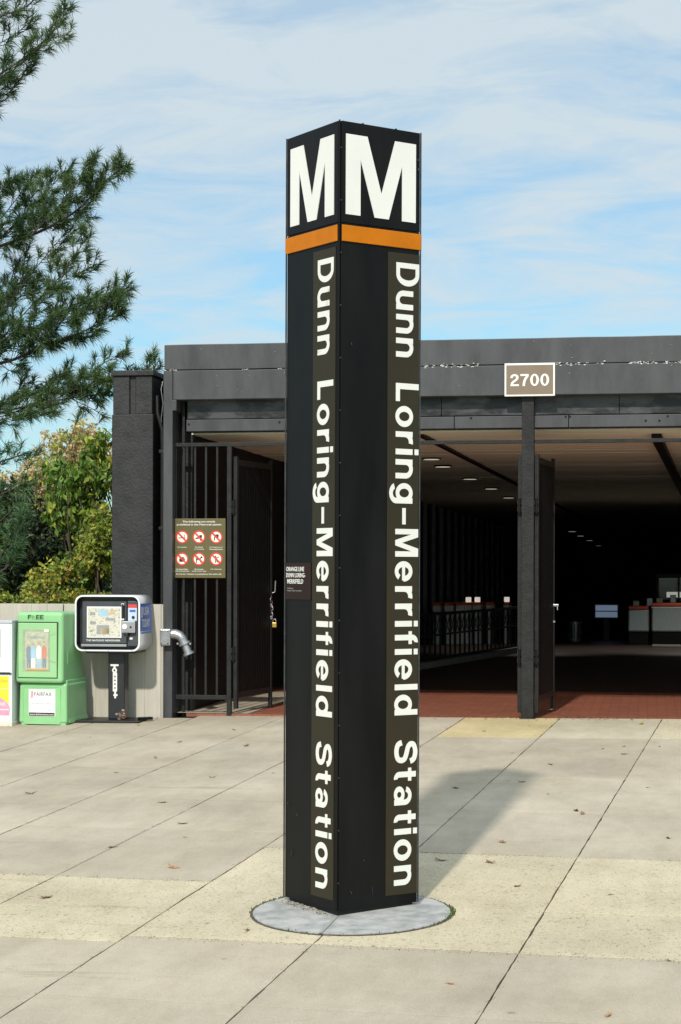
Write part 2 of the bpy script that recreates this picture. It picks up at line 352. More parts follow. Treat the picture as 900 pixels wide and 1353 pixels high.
def textmesh(name, s, size, material, parent, M, width=None, bold=.012, depth=.001, height=None):
    """small print from the built-in font, turned into a mesh; M maps text x,y,z to the parent's space"""
    c = bpy.data.curves.new(name, 'FONT'); c.body = s; c.size = 1; c.offset = bold; c.extrude = .5
    c.resolution_u = 2
    o = bpy.data.objects.new('tmp', c); COL.objects.link(o)
    bpy.context.view_layer.update()
    me = bpy.data.meshes.new_from_object(o.evaluated_get(bpy.context.evaluated_depsgraph_get()))
    bpy.data.objects.remove(o); bpy.data.curves.remove(c)
    xs = [v.co.x for v in me.vertices]; ys = [v.co.y for v in me.vertices]
    x0, x1, y0, y1 = min(xs), max(xs), min(ys), max(ys)
    sx = (width / (x1 - x0)) if width else size; sy = (height / (y1 - y0)) if height else size
    for v in me.vertices: v.co = M @ Vector(((v.co.x - x0) * sx, (v.co.y - y0) * sy, v.co.z * depth))
    me.materials.clear(); me.materials.append(material); me.name = name
    return link(name, me, parent)
def Mface(x, y, z, rz=0):
    """text in the vertical plane facing -Y, lower-left corner at x,y,z"""
    return Matrix.Translation((x, y, z)) @ Matrix.Rotation(rz, 4, 'Z') @ Matrix.Rotation(R_(90), 4, 'X')

# ================================================================== SETTING
# ---- terrain: one sheet to the horizon, following the plaza's slope near the station
xs = [-900, -300, -80, -30, -14, -7, 0, 8, 16, 40, 120, 400, 900]; ys = [-900, -200, -50, -14, -4, 4, 12, 18.4, 20, 60, 110, 300, 900]
mb = MB()
def terr(x, y): return gz(max(-30, min(30, x)), max(-14, min(18.4, y))) - .06
mb.add([(x, y, terr(x, y)) for y in ys for x in xs], [(j * 13 + i, j * 13 + i + 1, (j + 1) * 13 + i + 1, (j + 1) * 13 + i) for j in range(12) for i in range(12)])
tag(mb.build('ground', GRASS, fixn=False), kind='structure')
# ---- plaza bed under the slabs and plain paving round the slab field
U = Vector((math.cos(R_(85.7)), math.sin(R_(85.7)))); V = Vector((U.y, -U.x)); O = Vector((-1.353, 12))
def uv(v, u): p = O + V * v + U * u; return p
def to_uv(x, y): p = Vector((x, y)) - O; return p.dot(V), p.dot(U)
VMIN, VMAX, UMIN = -8.2, 5.0, -7.6
mb = MB()
def sheet(mb, poly, dz, m=0): mb.add([(p[0], p[1], gz(p[0], p[1]) + dz) for p in poly], [tuple(range(len(poly)))], m)
WY = 18.36
sheet(mb, [(-14, -12), (16, -12), (16, 18.55), (-14, 18.55)], -.022)
pave = tag(mb.build('pavement', EARTH, fixn=False), kind='structure')
SG = slab_mat('grey_concrete_slab', (.468, .408, .318), .15, .30, .6)
SCm = slab_mat('cream_exposed_slab', (.60, .525, .38), .24, .40, .8)
SCy = slab_mat('warm_cream_slab', (.60, .49, .28), .16, .28, .5)
SW = slab_mat('pale_slab', (.53, .48, .36), .16, .28, .5)
mb = MB()
a, b, c_, d = uv(VMIN, UMIN), uv(VMAX, UMIN), uv(VMAX, 6.4), uv(VMIN, 6.9)
sheet(mb, [(-14, -12), (16, -12), b, a], .0); sheet(mb, [(-14, -12), a, d, (-14, 18.33)], 0); sheet(mb, [b, (16, -12), (16, 18.54), (c_[0], 18.54), c_], 0)
mb.build('outer_paving', SG, pave, fixn=False)
def slab(poly, material, gap, name='slab', seed=0, parent=None):
    """one paving slab: wobbly edges, chamfered rim"""
    n = len(poly); cx = sum(p[0] for p in poly) / n; cy = sum(p[1] for p in poly) / n
    top = []; rr = random.Random(seed)
    for i in range(n):
        p, q = Vector(poly[i][:2]), Vector(poly[(i + 1) % n][:2]); e = q - p; L = e.length
        if L < .01: continue
        nn = Vector((-e.y, e.x)) / L; k = max(2, int(L / .075)); g = gap[i % len(gap)]
        for j in range(k):
            t = (j if j else .0) / k; w_ = g + ((abs(noise.noise(Vector((p.x * 3 + e.x * t * 3, p.y * 3 + e.y * t * 3, seed)))) + .7 * max(0, noise.noise(Vector((p.x * 14 + e.x * t * 14, p.y * 14 + e.y * t * 14, seed + 9))))) * (.0075 if g > .002 else .004) if j else 0)
            q_ = p + e * t + nn * w_
            if j == 0:
                pe = Vector(poly[i][:2]) - Vector(poly[i - 1][:2]); pn = Vector((-pe.y, pe.x)).normalized(); q_ += pn * gap[(i - 1) % len(gap)]
            top.append(q_)
    dz = rr.uniform(-.0008, .0008); m = len(top); c0 = Vector((cx, cy))
    ring0 = [(p.x, p.y, gz(p.x, p.y) - .02) for p in top]; ring1 = [(p.x, p.y, gz(p.x, p.y) - .0012 + dz) for p in top]
    ring2 = []
    for p in top:
        q = p + (c0 - p).normalized() * .005; ring2.append((q.x, q.y, gz(q.x, q.y) + dz))
    mbx = MB(); mbx.add(ring0 + ring1 + ring2, [(i, (i + 1) % m, m + (i + 1) % m, m + i) for i in range(m)] + [(m + i, m + (i + 1) % m, 2 * m + (i + 1) % m, 2 * m + i) for i in range(m)] + [tuple(range(2 * m, 3 * m))])
    return mbx.build(name, material, parent or pave, fixn=False)
cols = [-8.2, -7.2, -6.3, -5.4, -4.55, -3.68, -2.79, -1.89, -.951, 0, 1.0, 2.0, 3.0, 4.0, 5.0]
uof = lambda px, py: to_uv(*onG(px, py)[:2])[1]
sid = 0
for ci in range(len(cols) - 1):
    v0, v1 = cols[ci], cols[ci + 1]; left = v1 < -.9
    if left: rows = [(UMIN, 0), (-5.9, 1), (-4.4, 0), (-3.36, 1), (-2.65, 0), (-1.87, 1), (uof(200, 1095), 0), (uof(200, 1068), 0), (2.5, 0), (4.4, 0)]
    else: rows = [(UMIN, 0), (-5.9, 1), (-4.35, 0), (-3.22, 1), (uof(700, 1203), 0), (-.78, 1), (uof(720, 1073), 0), (2.5, 0)]
    vm = (v0 + v1) / 2
    def uy(v, y): return (y - O.y - v * V.y) / U.y
    for ri in range(len(rows)):
        u0, g0_ = rows[ri]; last = ri == len(rows) - 1
        if left: cream = -3.4 < u0 < -1.9
        else: cream = -3.3 < u0 < -.8
        m_ = SCm if cream else SG
        gl = .0021
        if not last:
            u1, g1_ = rows[ri + 1]
            poly = [uv(v0, u0), uv(v1, u0), uv(v1, u1), uv(v0, u1)]
        else:
            ye = WY - .02 if left and v1 < -2.7 else (18.55 if left else 16.95); g1_ = 1
            if left and v1 < -2.7: ye = 18.55 if v1 > -3.0 else 18.33
            poly = [uv(v0, u0), uv(v1, u0), uv(v1, uy(v1, ye)), uv(v0, uy(v0, ye))]
        sid += 1
        slab(poly, m_, [(.0035 if g0_ else .0012), gl, (.0035 if g1_ else .0012), gl], seed=sid)
    if not left:
        poly = [uv(v0, uy(v0, 16.95)), uv(v1, uy(v1, 16.95)), uv(v1, uy(v1, 18.55)), uv(v0, uy(v0, 18.55))]
        sid += 1
        slab(poly, SCy if ci in (8, 9) and False else (SCy if v0 < -.5 else (SW if v0 < .5 else SCm)), [.0025, .0021, .0025, .0021], seed=sid)
# sun-dry aggregate crumbs and chips along joints
mb = MB()
for _ in range(3800):
    if rnd.random() < .6:
        v_ = rnd.choice(cols[3:-2]) + rnd.gauss(0, .012); u_ = rnd.uniform(-4.6, 6)
    else:
        v_ = rnd.uniform(-4, 2.4); u_ = rnd.choice([-3.25, -.79, -3.25, -.79]) + rnd.gauss(0, .02)
        if v_ < -.95 and u_ > -1: u_ -= 1.08
    p = uv(v_, u_); z = gz(*p); s = rnd.uniform(.0015, .005); a = rnd.uniform(0, 6)
    mb.add([(p.x + s * math.cos(a + k * 2.1), p.y + s * math.sin(a + k * 2.1), z) for k in range(3)] + [(p.x, p.y, z + s * .8)], [(0, 1, 3), (1, 2, 3), (2, 0, 3)])
crumbs = mb.build('joint_debris', mat('joint_debris', (.16, .12, .07), .9, island=.6), fixn=False); tag(crumbs, kind='stuff')

# grey threshold slab reaching in under the left fence, cut on the diagonal by the red pavers
tp_ = [onZ(222, 947, 0), onZ(322, 946.5, 0), onZ(378, 927, 0), onZ(378, 915, 0), onZ(222, 915, 0)]
mb = MB(); mb.add([(p.x, max(p.y, FY + .003), .009) for p in tp_], [(0, 1, 2, 3, 4)]); mb.build('threshold_slab', SG, pave, fixn=False)
# ---- interior floor
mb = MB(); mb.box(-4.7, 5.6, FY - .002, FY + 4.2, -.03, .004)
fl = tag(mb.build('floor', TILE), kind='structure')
mb = MB(); mb.box(-4.7, 5.6, FY + 4.201, 104, -.03, .003); tag(mb.build('shaded_floor', DTILE), kind='structure')  # tile colour darkened for the shade beyond the sunlit floor

# ================================================================== STATION BUILDING
FF = FY - .12     # fascia front
bld = empty('station_entrance', (-1.2, FY, 0), 'long low black painted concrete station entrance with open front and dim passage', 'building')
def part(mbx, name, m, bevel=0, parent=bld, seg=2):
    o = mbx.build(name, m, None, bevel, seg=seg); o.parent = parent; o.matrix_parent_inverse = Matrix.Translation(-Vector(parent.location)); return o
XL = fx(215.7, FF); XR = 5.6
zt, zs, zb = 3.80, 3.535, 3.232
# upper fascia band: a parapet piece set 12 mm back, wobbly hand-cast top
def fascia_piece(y0, y1, z0, z1, x0, x1, amp=.004, n=44):
    mbx = MB(); vs = []; 
    for i in range(n + 1):
        x = x0 + (x1 - x0) * i / n
        a = noise.noise(Vector((x * 2.3, z1 * 5, 1))) * amp; b = noise.noise(Vector((x * 2.1, z0 * 7, 5))) * amp; c = noise.noise(Vector((x * 1.3, z0, 9))) * amp
        vs += [(x, y0 + c, z0 + b), (x, y1, z0), (x, y1, z1), (x, y0 + c, z1 + a)]
    fs = []
    for i in range(n):
        k = 4 * i
        for j in range(4): fs.append((k + j, k + (j + 1) % 4, k + 4 + (j + 1) % 4, k + 4 + j))
    fs += [(0, 1, 2, 3), (4 * n + 3, 4 * n + 2, 4 * n + 1, 4 * n)]
    return mbx.add(vs, fs)
part(fascia_piece(FF + .012, FF + .40, zs + .006, zt, XL + .005, XR), 'parapet', BLKC, .006)
part(fascia_piece(FF, FF + .33, zb, zs - .003, XL + .10, XR, .003), 'fascia', BLKC, .006)
# left end block of the fascia stepping down into the corner column
xc1, xs1 = fx(228, FF), fx(233, FF)
part(MB().prism([(XL, -.05), (xc1, -.05), (xc1, fz(228, 543, FF)), (xs1, fz(228, 543, FF)), (xs1 + .0, zb), (XL + .097, zb), (XL + .097, zs - .003), (XL, zs - .003)],
                lambda a, b, d: Vector((a, FF + .40 - d, b)), 0, .405), 'corner_column', BLKC, .005)
# seam with chipped white paint
mb = MB()
for _ in range(900):
    x = XL + rnd.random() * (XR - XL); dens = noise.noise(Vector((x * 1.7, 3, 0))) + .35 * noise.noise(Vector((x * 8, 3, 0)))
    right = x > -2.3
    if dens < (-.12 if right else .10): continue
    z = zs + rnd.gauss(0, .006 if not right else .009); s = rnd.uniform(.003, .013) * (1 if right else .8); a0 = rnd.uniform(0, 6)
    pts = [(x + s * rnd.uniform(.5, 1.5) * math.cos(a0 + k * 1.26), z + .55 * s * rnd.uniform(.4, 1) * math.sin(a0 + k * 1.26)) for k in range(5)]
    pts.sort(key=lambda p: math.atan2(p[1] - z, p[0] - x))
    mb.prism(pts, lambda a, b, d: Vector((a, FF - d, b)), -.004, .004)
for _ in range(90):
    x = rnd.uniform(XL, XR); z = rnd.uniform(zb + .02, zt - .02); s = rnd.uniform(.001, .004)
    mb.box(x, x + s * 1.4, FF - .003, FF + .01, z, z + s)
chips = part(mb, 'paint_chips', CHIP); chips['kind'] = 'stuff'
# second beam behind, in pieces with joints, and the bolted lower strip
xb0 = fx(247, FY + .04)
joints = [xb0, fx(480, FY + .04), fx(583, FY + .04), fx(818, FY + .04), 2.4, XR]
for i in range(len(joints) - 1):
    part(MB().box(joints[i] + .002, joints[i + 1] - .002, FY + .035, FY + .27, 3.045, zb + .06), 'inner_beam', BLKB, .004)
jz = [xb0, fx(600, FY), fx(751, FY), 1.9, XR]
for i in range(len(jz) - 1):
    st = part(MB().box(jz[i] + .003, jz[i + 1] - .003, FY - .005, FY + .24, 2.915, 3.035), 'lower_strip', BLKC, .004)
for px, py in [(249, 561), (369, 558), (622, 552), (747, 550), (753, 550), (853, 555), (871, 555), (882, 549)]:
    p = onY(px, py, FY - .01)
    part(MB().tube([p, p + Vector((0, .02, 0))], .011, 8), 'bolt', BLKM2)
# recess soffit between fascia and inner beam
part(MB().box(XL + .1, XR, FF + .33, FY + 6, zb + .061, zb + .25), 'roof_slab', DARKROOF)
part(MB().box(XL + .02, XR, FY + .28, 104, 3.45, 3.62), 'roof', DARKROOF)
# recess behind the corner column, beside the beam
part(MB().box(xc1 + .001, xb0 - .004, FY + .29, FY + .40, -.02, zb + .05), 'jamb', BLKC2, .003)
part(MB().box(fx(241, FY + .1), fx(244.5, FY + .1), FY + .08, FY + .12, 0, zb + .04), 'conduit', BLKM)
# ceiling planks (run across, near ones picked out), beams and dark tracks
zc = 2.905
y = FY + .275; k = 0
while y < 34:
    wdt = .30; part(MB().box(-4.72, XR, y + .004, y + wdt - .004, zc + rnd.uniform(-.003, .003), zc + .03), 'ceiling_plank', CEIL); y += wdt
part(MB().box(-4.72, XR, y, 104, zc, zc + .03), 'ceiling', CEIL)
part(MB().box(-4.72, XR, FY + .275, 104, zc + .031, zc + .2), 'ceiling_backing', DARKIN)
def cbeam(pa, pb, w_, h, mt, name):
    a, b = onZ(*pa, zc), onZ(*pb, zc)
    a.y = max(a.y, FY + .26); d = (b - a).normalized(); e = a + d * (52 - a.y) / d.y; s = Vector((d.y, -d.x, 0)) * w_ / 2
    mbx = MB(); vs = [a - s, a + s, e + s, e - s]
    mbx.add([(v.x, v.y, zc - h) for v in vs] + [(v.x, v.y, zc - .001) for v in vs], [(0, 1, 2, 3), (7, 6, 5, 4), (0, 4, 5, 1), (1, 5, 6, 2), (2, 6, 7, 3), (3, 7, 4, 0)])
    return part(mbx, name, mt)
cbeam((556, 573), (690, 642), .06, .03, BLKM2, 'ceiling_track')
cbeam((867, 572), (900, 642), .10, .07, BLKM2, 'ceiling_beam')
# passage walls
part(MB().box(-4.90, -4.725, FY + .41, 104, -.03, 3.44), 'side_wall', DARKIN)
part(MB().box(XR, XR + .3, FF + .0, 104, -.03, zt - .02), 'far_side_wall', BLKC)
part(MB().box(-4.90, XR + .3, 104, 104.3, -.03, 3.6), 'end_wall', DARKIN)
y = 25.5
for i in range(46):
    part(MB().box(-4.722, -4.56, y, y + .07, 0, 2.9), 'wall_fin', FINM if i % 2 == 0 else BLKM2); y += .55 + .01 * i
# ceiling downlights
for i, (px, py) in enumerate([(570, 604.5), (585, 614.5), (621, 631), (649, 644), (672, 656), (700, 671), (756, 701), (767, 707), (791, 720), (779, 713)]):
    p = onZ(px, py, zc); r = .10 if i < 6 else .13
    t = empty('ceiling_light', (p.x, p.y, zc), ['round downlight in the station ceiling nearest the pylon edge', 'second round ceiling downlight from the pylon, just behind the nearest', 'third round ceiling downlight from the pylon, bright',
        'fourth round ceiling downlight from the pylon, left of the gate post', 'round ceiling downlight just left of the gate post', 'round ceiling downlight hidden behind the gate post',
        'upper of the two small downlights right of the open gate leaf', 'second small downlight right of the open gate leaf', 'farthest tiny downlight deep in the passage', 'faint downlight before the farthest one deep in the passage'][i], 'ceiling light', 'downlights in the passage ceiling')
    MB().tube([(0, 0, -.022), (0, 0, -.001)], r + .02, 18).build('rim', BLKM2, t)
    MB().tube([(0, 0, -.026), (0, 0, -.0222)], r, 18).build('lens', LAMP, t)
# two added spot lamps, out of sight, brighten the fare gates
for px, yy, en in ((697, 35.0, 200), (925, 35.6, 330)):
    p = onY(px, 670, yy); t = empty('ceiling_light', (p.x, yy, zc), 'added unseen lamp over the %s' % ('fare gates behind the lattice railing' if px < 700 else 'silver fare gates at the right edge'), 'ceiling light', 'downlights in the passage ceiling')
    MB().tube([(0, 0, -.022), (0, 0, -.001)], .12, 18).build('rim', BLKM2, t); MB().tube([(0, 0, -.026), (0, 0, -.0222)], .10, 18).build('lens', LAMP, t)
    ld = bpy.data.lights.new('downlight', 'SPOT'); ld.energy = en; ld.spot_size = R_(100); ld.spot_blend = .6; ld.color = (1, .93, .8); ld.shadow_soft_size = .1
    lo_ = link('downlight', ld, t, (0, 0, -.04))
# recessed kerb along the lattice
ka, kb = onZ(556, 885, .0), onZ(690, 862, .0)
kd = (kb - ka).normalized(); kn = Vector((-kd.y, kd.x, 0))
kst = ka - kd * 2.2; L_ = (kb - ka).length + 4.5
def Mline(o, d, z=0): return Matrix.Translation((o.x, o.y, z)) @ Matrix.Rotation(math.atan2(d.y, d.x), 4, 'Z')
tag(MB().box(0, L_, 0, .22, 0, .09, M=Mline(kst, kd, .004)).build('kerb', KERB), kind='structure')

# ---- left free-standing column, cap, grooves, pipe in the gap
cx0, cx1 = fx(147.5, FY), fx(202, FY)
lc = empty('concrete_column', ((cx0 + cx1) / 2, FY, -.05), 'tall rough black painted square column standing behind the low concrete wall', 'column')
zl = 3.55
def rel(o): return lambda x, y, z: (x - o.location.x, y - o.location.y, z - o.location.z)
rl = rel(lc)
mb = MB()
for (a, b, c, d, e, f) in [(cx0, cx1, FY, FY + .5, -.05, 3.10), (cx0 + .01, fx(170.5), FY + .006, FY + .49, 3.10, 3.50), (fx(178.5), cx1 - .012, FY + .006, FY + .49, 3.10, 3.50), (fx(170.5) - .001, fx(178.5) + .001, FY + .03, FY + .49, 3.10, 3.50)]:
    (p0, p1, p2), (q0, q1, q2) = rl(a, c, e), rl(b, d, f); mb.box(p0, q0, p1, q1, p2, q2)
mb.build('shaft', BLKC2, lc, .008)
(p0, p1, p2), (q0, q1, q2) = rl(cx0 - .008, FY - .02, 3.50), rl(cx1 + .01, FY + .52, 3.555)
MB().box(p0, q0, p1, q1, p2, q2).build('cap', BLKC2, lc, .006)
gp = empty('drain_pipe', (fx(210), FY + .12, 0), 'black painted pipe in the dark gap between the two left columns', 'pipe')
MB().tube([(0.005, 0, -.05), (.005, 0, 2.75), (.0, .0, 2.95), (-.05, .0, 3.12), (-.06, .02, 3.3)], .022, 10).build('pipe', BLKM, gp)
for z in (.9, 1.9, 2.7): MB().box(-.028, .035, -.026, .03, z, z + .035).build('clamp', BLKM, gp, .003)
MB().tube([(.0, .02, 3.45), (-.012, .0, 3.36), (.012, -.01, 3.22), (-.008, -.01, 3.06), (.012, -.0, 2.9)], .0035, 6).build('cable', GALV, gp)
# dark recess wall behind the gap
part(MB().box(fx(201) , XL - .002, FY + .42, FY + .55, -.05, 3.50), 'gap_wall', BLKM2)

# ---- low board-marked concrete wall with end face
wl = empty('low_wall', (-6.5, WY, 0), 'low board-marked grey concrete wall behind the newspaper boxes', 'wall')
wx1 = fx(213.5, WY)
seams = [-13.6, -11.2, -8.9, fx(-20, WY), fx(84, WY), wx1]
for i in range(len(seams) - 1):
    a, b = seams[i] + .006 + 6.5, seams[i + 1] - .006 + 6.5
    n = max(2, int((b - a) / .16)); mb = MB()      # shallow board steps
    for j in range(n):
        x0, x1 = a + (b - a) * j / n, a + (b - a) * (j + 1) / n; o_ = rnd.uniform(0, .004)
        mb.box(x0, x1 - .0005, o_, .28, -.15, 1.128 + .0005 * (j % 2))
    mb.build('wall_section', WALLC, wl, .003)
MB().box(wx1 - .005 + 6.5, wx1 + .012 + 6.5, .012, .275, -.15, 1.123).build('end_face', WALLC, wl, .003)

# ---- gate fence panel at the left
def bar(x0, x1, y0, y1, z0, z1, name, parent, m=BLKM, bevel=.002):
    o = parent.location; return MB().box(x0 - o.x, x1 - o.x, y0 - o.y, y1 - o.y, z0 - o.z, z1 - o.z).build(name, m, parent, bevel)
fp = empty('bar_fence', (fx(265), FY, 0), 'fixed black steel bar fence panel carrying the prohibition sign', 'fence')
xa, xd = fx(229), fx(303)
bar(fx(300.3), fx(306.2), FY - .02, FY + .03, -.02, 2.775, 'post', fp)
bar(xa, fx(300.3) - .001, FY - .012, FY + .012, .15, .195, 'bottom_rail', fp)
for px in (243, 257.8, 272.2, 287): bar(fx(px) - .011, fx(px) + .011, FY - .008, FY + .014, .196, 2.757, 'bar', fp)
bar(fx(231) - .0, fx(233.5), FY + .0, FY + .03, .196, 2.757, 'bar', fp)
# top rail right across
tr = empty('top_rail', (-1.5, FY, 2.79), 'black steel head rail running across the whole open front', 'rail')
bar(xa, fx(690) - .001, FY - .022, FY + .018, 2.758, 2.795, 'rail', tr)
bar(fx(706) + .001, XR, FY - .022, FY + .018, 2.758, 2.795, 'rail', tr)
# middle post
mp_ = empty('gate_post', (fx(698), FY, 0), 'black steel post under the 2700 sign between the open gates', 'post')
bar(fx(690), fx(706), FY - .09, FY + .03, .0, zb - .002, 'shaft', mp_, bevel=.004)
bar(fx(687.5), fx(708.5), FY - .11, FY + .05, -.0, .012, 'base_plate', mp_)
def hinge(x, y, z, parent, w_=.045):
    o = parent.location
    e = link('hinge', MB().tube([(0, 0, -.075), (0, 0, .075)], .016, 8).mesh('hinge', BLKM2), parent, (x - o.x, y - o.y, z - o.z))
    MB().box(-w_ / 2, w_ / 2, -.004, .014, -.06, -.01).box(-w_ / 2, w_ / 2, -.004, .014, .012, .06).build('hinge_leaf', BLKM, e, .002)
# gate leaves: built in local space along +x (hinge at origin), swung inward
def leaf(name, px, ang, length, label, zlo=.17, ztop=2.63, flip=1, dense=True, lat=0):
    t = empty(name, (fx(px), FY + .0, 0), label, 'gate', 'gate leaves folded inward'); t.rotation_euler = (0, 0, ang)
    MB().box(-.02, .025, -.02, .02, .06, ztop + .02).build('hinge_stile', BLKM, t, .002)
    MB().box(length - .035, length, -.018, .018, .02, ztop + .03).build('end_stile', BLKM, t, .002)
    MB().box(.0255, length - .0355, -.015, .015, zlo, zlo + .06).build('bottom_rail', BLKM, t, .002)
    MB().box(.0255, length - .0355, -.015, .015, ztop - .07, ztop - .01).build('top_rail', BLKM, t, .002)
    n = int(length / .066); me = MB().box(-.013, .013, -.011, .011, zlo + .061, ztop - .071).mesh('bar', BLKM2)
    for i in range(n): link('bar', me, t, (.05 + (length - .1) * (i + .5) / n, 0, 0))
    MB().box(.03, length - .04, -.0095, -.004, zlo + .05, ztop - .06).build('backing_plate', BLKM2, t)
    return t
g1 = leaf('gate_leaf', 312, R_(78.6), .92, 'open black barred gate leaf with chain, left of the pylon')
g2 = leaf('gate_leaf', 709.5, R_(83), .95, 'open black gate leaf hinged on the right of the middle post')
g3 = leaf('gate_leaf', 687, R_(94.3), .95, 'open gate leaf seen edge-on along the left of the middle post')
for z, g, dx in ((2.13, fp, fx(309.5)), (.62, fp, fx(309.5))): hinge(dx, FY - .028, z, g)
for z in (2.13, .62): hinge(fx(687), FY - .05, z, mp_); hinge(fx(709), FY - .05, z, mp_)
# latch, chain and padlock on the left leaf
e1 = g1.location + Vector((math.cos(R_(78.6)), math.sin(R_(78.6)), 0)) * .92
ch = empty('chain', (e1.x + .02, e1.y - .03, 1.24), 'rusty steel chain hanging from the latch of the left gate leaf', 'chain')
def torus(mb, c, ax, r, rr, n=10, m=6, squash=1, tilt=None):
    pts = []
    for i in range(n + 1):
        a = 2 * math.pi * i / n; pts.append(Vector(c) + Vector((math.cos(a) * r * ax[0], math.cos(a) * r * ax[1], math.sin(a) * r * squash)))
    mb.tube(pts, rr, m, caps=False)
for i in range(9):
    mb = MB(); torus(mb, (0, 0, 0), ((1, 0) if i % 2 else (.3, .95)), .013, .0045, squash=1.7)
    mb.build('link', GALV if i % 3 else RUST, ch, loc=(-.03 + .009 * i - .0008 * i * i, 0, -.01 - .032 * i))
MB().tube([(.0, 0, .0), (.03, 0, .01), (.035, 0, .13)], .007, 7).build('hook', GALV, ch)
pk = empty('padlock', (e1.x + .045, e1.y - .035, .90), 'brass padlock hanging at the end of the gate chain', 'padlock')
MB().box(-.024, .024, -.012, .012, -.03, .022).build('body', BRASS, pk, .004)
mb = MB(); mb.tube([(-.016, 0, .02), (-.016, 0, .045), (-.008, 0, .058), (.008, 0, .058), (.016, 0, .045), (.016, 0, .02)], .004, 7); mb.build('shackle', GALV, pk)
e2 = g2.location + Vector((math.cos(R_(83)), math.sin(R_(83)), 0)) * .95
lt = empty('gate_latch', (e2.x + .012, e2.y - .03, 1.12), 'small steel latch bolt on the end of the right gate leaf', 'latch')
MB().box(-.02, .045, -.012, .012, -.012, .012).build('bolt', GALV, lt, .003)
MB().tube([(.03, 0, 0), (.035, -.01, -.05)], .006, 6).build('lever', GALV, lt)
MB().tube([(.0, 0, -.17), (.0, -.02, -.17)], .012, 8).build('keyhole_boss', GALV, lt)

# ================================================================== SIGNS ON THE BUILDING
# number sign
sx0, sx1, sz0, sz1 = fx(666.3, FF - .03), fx(733, FF - .03), fz(700, 523, FF - .03), fz(700, 479.3, FF - .03)
ns = empty('number_sign', ((sx0 + sx1) / 2, FF - .03, sz0), 'brown sign with white border reading 2700 on the black fascia', 'sign')
W2, H2 = (sx1 - sx0) / 2, sz1 - sz0
MB().box(-W2, W2, -.006, .028, 0, H2).build('plate', WHITE, ns, .004)
MB().box(-W2 + .018, W2 - .018, -.008, -.0055, .018, H2 - .020).build('face', TAUPE, ns)
mb = MB(); cap = .118
word(mb, '2700', lambda a, b, d: Vector((-.193 + a, -.008 - d, H2 / 2 - cap / 2 + b - .004)), cap, .385, 0, .001, gap=.10)
mb.build('numerals', WHITE, ns)
# prohibition sign on the bars
px0, px1, pz0, pz1 = fx(228.3, FY - .03), fx(298, FY - .03), fz(263, 764, FY - .03), fz(263, 685.5, FY - .03)
ps = empty('prohibition_sign', (px0, FY - .03, pz0), 'olive sign with six red no-symbols wired to the black bars', 'sign')
SW_, SH = px1 - px0, pz1 - pz0
MB().box(0, SW_, -.003, .006, 0, SH).build('plate', OLIVE, ps, .003)
def P2(a, b, d): return Vector((a * SW_, -.003 - d, b * SH))
def ell(cx, cz, r0, r1, n=28):
    k = SW_; s = []
    for i in range(n + 1):
        a = 2 * math.pi * i / n; c, q = math.cos(a), math.sin(a); s.append(((cx + r1 * c, cz + r1 * q * SW_ / SH), (cx + r0 * c, cz + r0 * q * SW_ / SH)))
    return s
icons = {
 0: [[(-.6, -.08), (.5, -.08), (.5, -.2), (-.6, -.2)], [(.3, -.05), (.38, .1), (.3, .25), (.38, .42), (.46, .42), (.4, .25), (.48, .1), (.4, -.05)]],
 1: [[(.05, .3), (.5, .3), (.42, -.6), (.13, -.6)], [(-.55, -.1), (0, -.02), (0, -.28), (-.6, -.3)]],
 2: [[(-.25, .35), (.4, .42), (.38, -.1), (-.1, -.1)], [(-.28, .3), (-.12, .3), (-.2, -.5), (-.38, -.62)], [(.1, -.1), (.35, -.1), (.5, -.5), (.35, -.55)]],
 3: [[(-.45, -.45), (.45, -.45), (.45, .08), (-.45, .08)], [(-.3, .1), (-.2, .3), (.25, .3), (.3, .1)]],
 4: [[(-.5, .1), (.3, .12), (.3, -.15), (-.45, -.15)], [(.2, .1), (.3, .45), (.45, .42), (.62, .25), (.42, .1)], [(-.45, -.15), (-.28, -.15), (-.3, -.6), (-.45, -.6)], [(.15, -.15), (.32, -.15), (.35, -.6), (.22, -.6)], [(-.5, .1), (-.62, .35), (-.55, .38), (-.42, .12)]],
 5: [[(-.22, .42), (-.05, .55), (.05, .4), (-.08, .28)], [(-.25, .25), (.15, .25), (.05, -.2), (-.15, -.2)], [(.1, .25), (.45, .35), (.47, .26), (.12, .12)], [(-.15, -.2), (.0, -.2), (-.02, -.65), (-.15, -.65)], [(0, -.2), (.1, -.2), (.3, -.55), (.2, -.62)]]}
names = ['No Smoking', 'No Eating\nor Drinking', 'No Dangerous or\nFlammable Items', 'No Audio/Video\nwithout earphones', 'No Animals\nexcept service dogs', 'No Littering']
cxs = [.18, .50, .825]; czs = [.69, .32]
